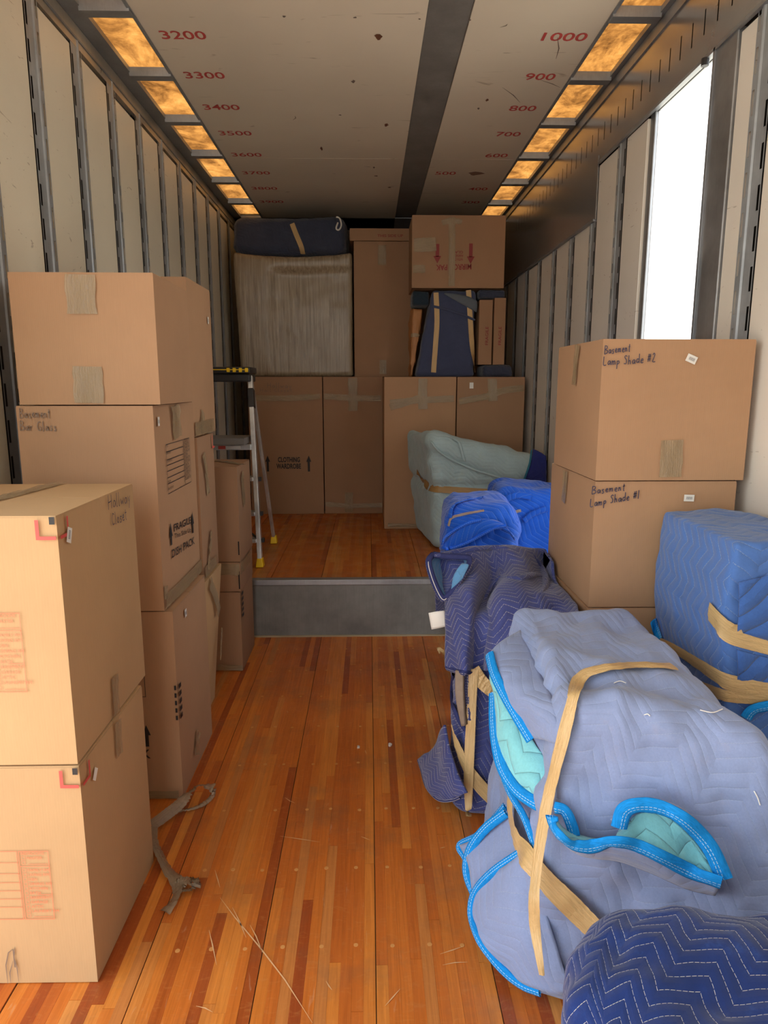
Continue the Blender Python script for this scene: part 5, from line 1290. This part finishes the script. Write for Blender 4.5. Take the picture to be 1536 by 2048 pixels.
for z in (.905, .69, .525):
    l, r = rail_at(z, 'f'); m = MB(); m.box((l[0] + .012, l[1] - .045, z - .022), (r[0] - .012, l[1] + .045, z + .002)); st_ = part('step', m, M_ALU, ld, bevel=.003)
    m = MB(); m.box((r[0] - .012, l[1] + .01, z - .03), (r[0] + .03, l[1] + .05, z - .006)); part('end_cap', m, M_BPLAS, ld)
z = 1.12; l, r = rail_at(z, 'f')
m = MB(); m.box((l[0] + .01, l[1] - .16, z - .004), (r[0] - .03, l[1] + .12, z + .038)); part('platform_step', m, M_GREY, ld, bevel=.004)
m = MB(); m.box((l[0] + .01, l[1] - .05, z - .045), (r[0] - .012, l[1] + .03, z - .008)); pb_ = part('step', m, M_ALU, ld, bevel=.003)
xa = aty(436, 882, l[1] - .052)[0]; m = MB(); m.box((xa, l[1] - .0535, z - .038), (xa + .045, l[1] - .05, z - .018)); part('warning_label', m, M_RED, ld)
m = MB(); m.box((xa + .047, l[1] - .0535, z - .038), (xa + .14, l[1] - .05, z - .018)); part('white_label', m, M_STICK, ld)
m = MB(); m.box((LX - .20, 4.42, 1.50), (LX + .195, 4.64, 1.548)); part('tray_base', m, M_BPLAS, ld, bevel=.008)
m = MB(); m.box((LX - .205, 4.40, 1.552), (LX + .20, 4.66, 1.592)); part('tray_top', m, M_BPLAS, ld, bevel=.006)
m = MB(); m.box((LX - .205, 4.397, 1.572), (LX + .19, 4.4, 1.577)); part('yellow_rule', m, M_YPLAS, ld)
for k in range(4):
    x_ = LX + .055 + k * .038; m = MB(); m.box((x_, 4.396, 1.559), (x_ + .02, 4.4, 1.585)); part('yellow_mark', m, M_YPLAS, ld, bevel=.002)

# =================================================================== LOOSE THINGS ON THE FLOOR
def loose(name, label, pts, w, mat, twist, cat, seed):
    P = spline(pts, 60); rr = np.random.default_rng(seed); N = np.stack([np.sin(np.linspace(0, twist, 60)) * .8, -.5 * np.cos(np.linspace(0, twist * 1.3, 60)), .6 + .3 * np.cos(np.linspace(0, 7, 60))], 1); N /= np.linalg.norm(N, axis=1)[:, None]
    T = np.gradient(P, axis=0); T /= np.linalg.norm(T, axis=1)[:, None]; B = np.cross(T, N); B /= np.linalg.norm(B, axis=1)[:, None]; N2 = np.cross(B, T)
    s = np.linspace(-.5, .5, 7); G_ = P[:, None] + B[:, None] * (s[None, :, None] * w) + N2[:, None] * rr.normal(0, .0035, (60, 7, 1)); G_[..., 2] = np.maximum(G_[..., 2], .003)
    L = np.concatenate([[0], np.cumsum(np.linalg.norm(np.diff(P, axis=0), axis=1))]); UV = np.stack(np.broadcast_arrays(L[:, None] + 0 * s[None], s[None] * w + 0 * L[:, None]), -1)
    m = MB(); m.grid(G_, UV); c = P[0].copy(); c[2] = 0; o = m.build(name, mat, None, True, c); return tag(o, label, cat)
h = lambda x, y, z: atz(x, y, z)
M_SCRAP = tape_mat('crumpled_tape', lin(150, 132, 108), .14, .8)
ts = thing('tape_scrap', 'crumpled length of clear packing tape on the floor beside the nearest left stack', 'tape', (-.62, 1.95, 0))
for k, (pts, w, tw) in enumerate((([h(302, 1652, .03), h(330, 1632, .03), h(358, 1610, .035), h(378, 1588, .05), h(400, 1572, .06), h(428, 1576, .05)], .035, 5), ([h(428, 1576, .05), h(425, 1592, .02), h(400, 1612, .008), h(352, 1626, .01)], .014, 3),
                                  ([h(303, 1655, .03), h(304, 1680, .03), h(318, 1708, .02), h(335, 1740, .012), h(356, 1768, .012), h(350, 1800, .008), h(328, 1826, .006)], .036, 6), ([h(352, 1768, .012), h(372, 1764, .02), h(394, 1762, .03), h(382, 1780, .01), h(360, 1782, .012)], .03, 4))):
    P = spline(pts, 60); rr = np.random.default_rng(k); ph = np.linspace(0, tw, 60)
    N = np.stack([np.sin(ph) * .6, -.4 * np.cos(ph), .7 + 0 * ph], 1); N /= np.linalg.norm(N, axis=1)[:, None]
    P = P + rr.normal(0, .0008, P.shape); P[:, 2] = np.maximum(P[:, 2], .004)
    o = strip3('tape_length', P, N, w * 1.1, M_SCRAP, ts, 7, .004, .0012, k)
    for v in o.data.vertices:
        wz = (WM[ts.name] @ v.co).z
        if wz < .002: v.co.z += .002 - wz
for k, (x, y) in enumerate(((780, 1491), (717, 1495))):
    P0 = h(x, y, .0); m = MB(); rr = random.Random(k); pts = [P0 + np.array([math.cos(a) * .008 * rr.uniform(.5, 1.2), math.sin(a) * .014 * rr.uniform(.5, 1.2), .001]) for a in np.linspace(0, 6.28, 9)[:-1]]
    m.add(pts + [p + [0, 0, .006 if k == 0 else .002] for p in pts], [tuple(range(7, -1, -1)), tuple(range(8, 16))] + [(i, (i + 1) % 8, 8 + (i + 1) % 8, 8 + i) for i in range(8)])
    o = m.build('paper_scrap', M_STICK, None, False, P0); tag(o, ('small white crumpled paper scrap in the middle of the floor', 'thin white paper fleck left of the white paper scrap')[k], 'scrap')
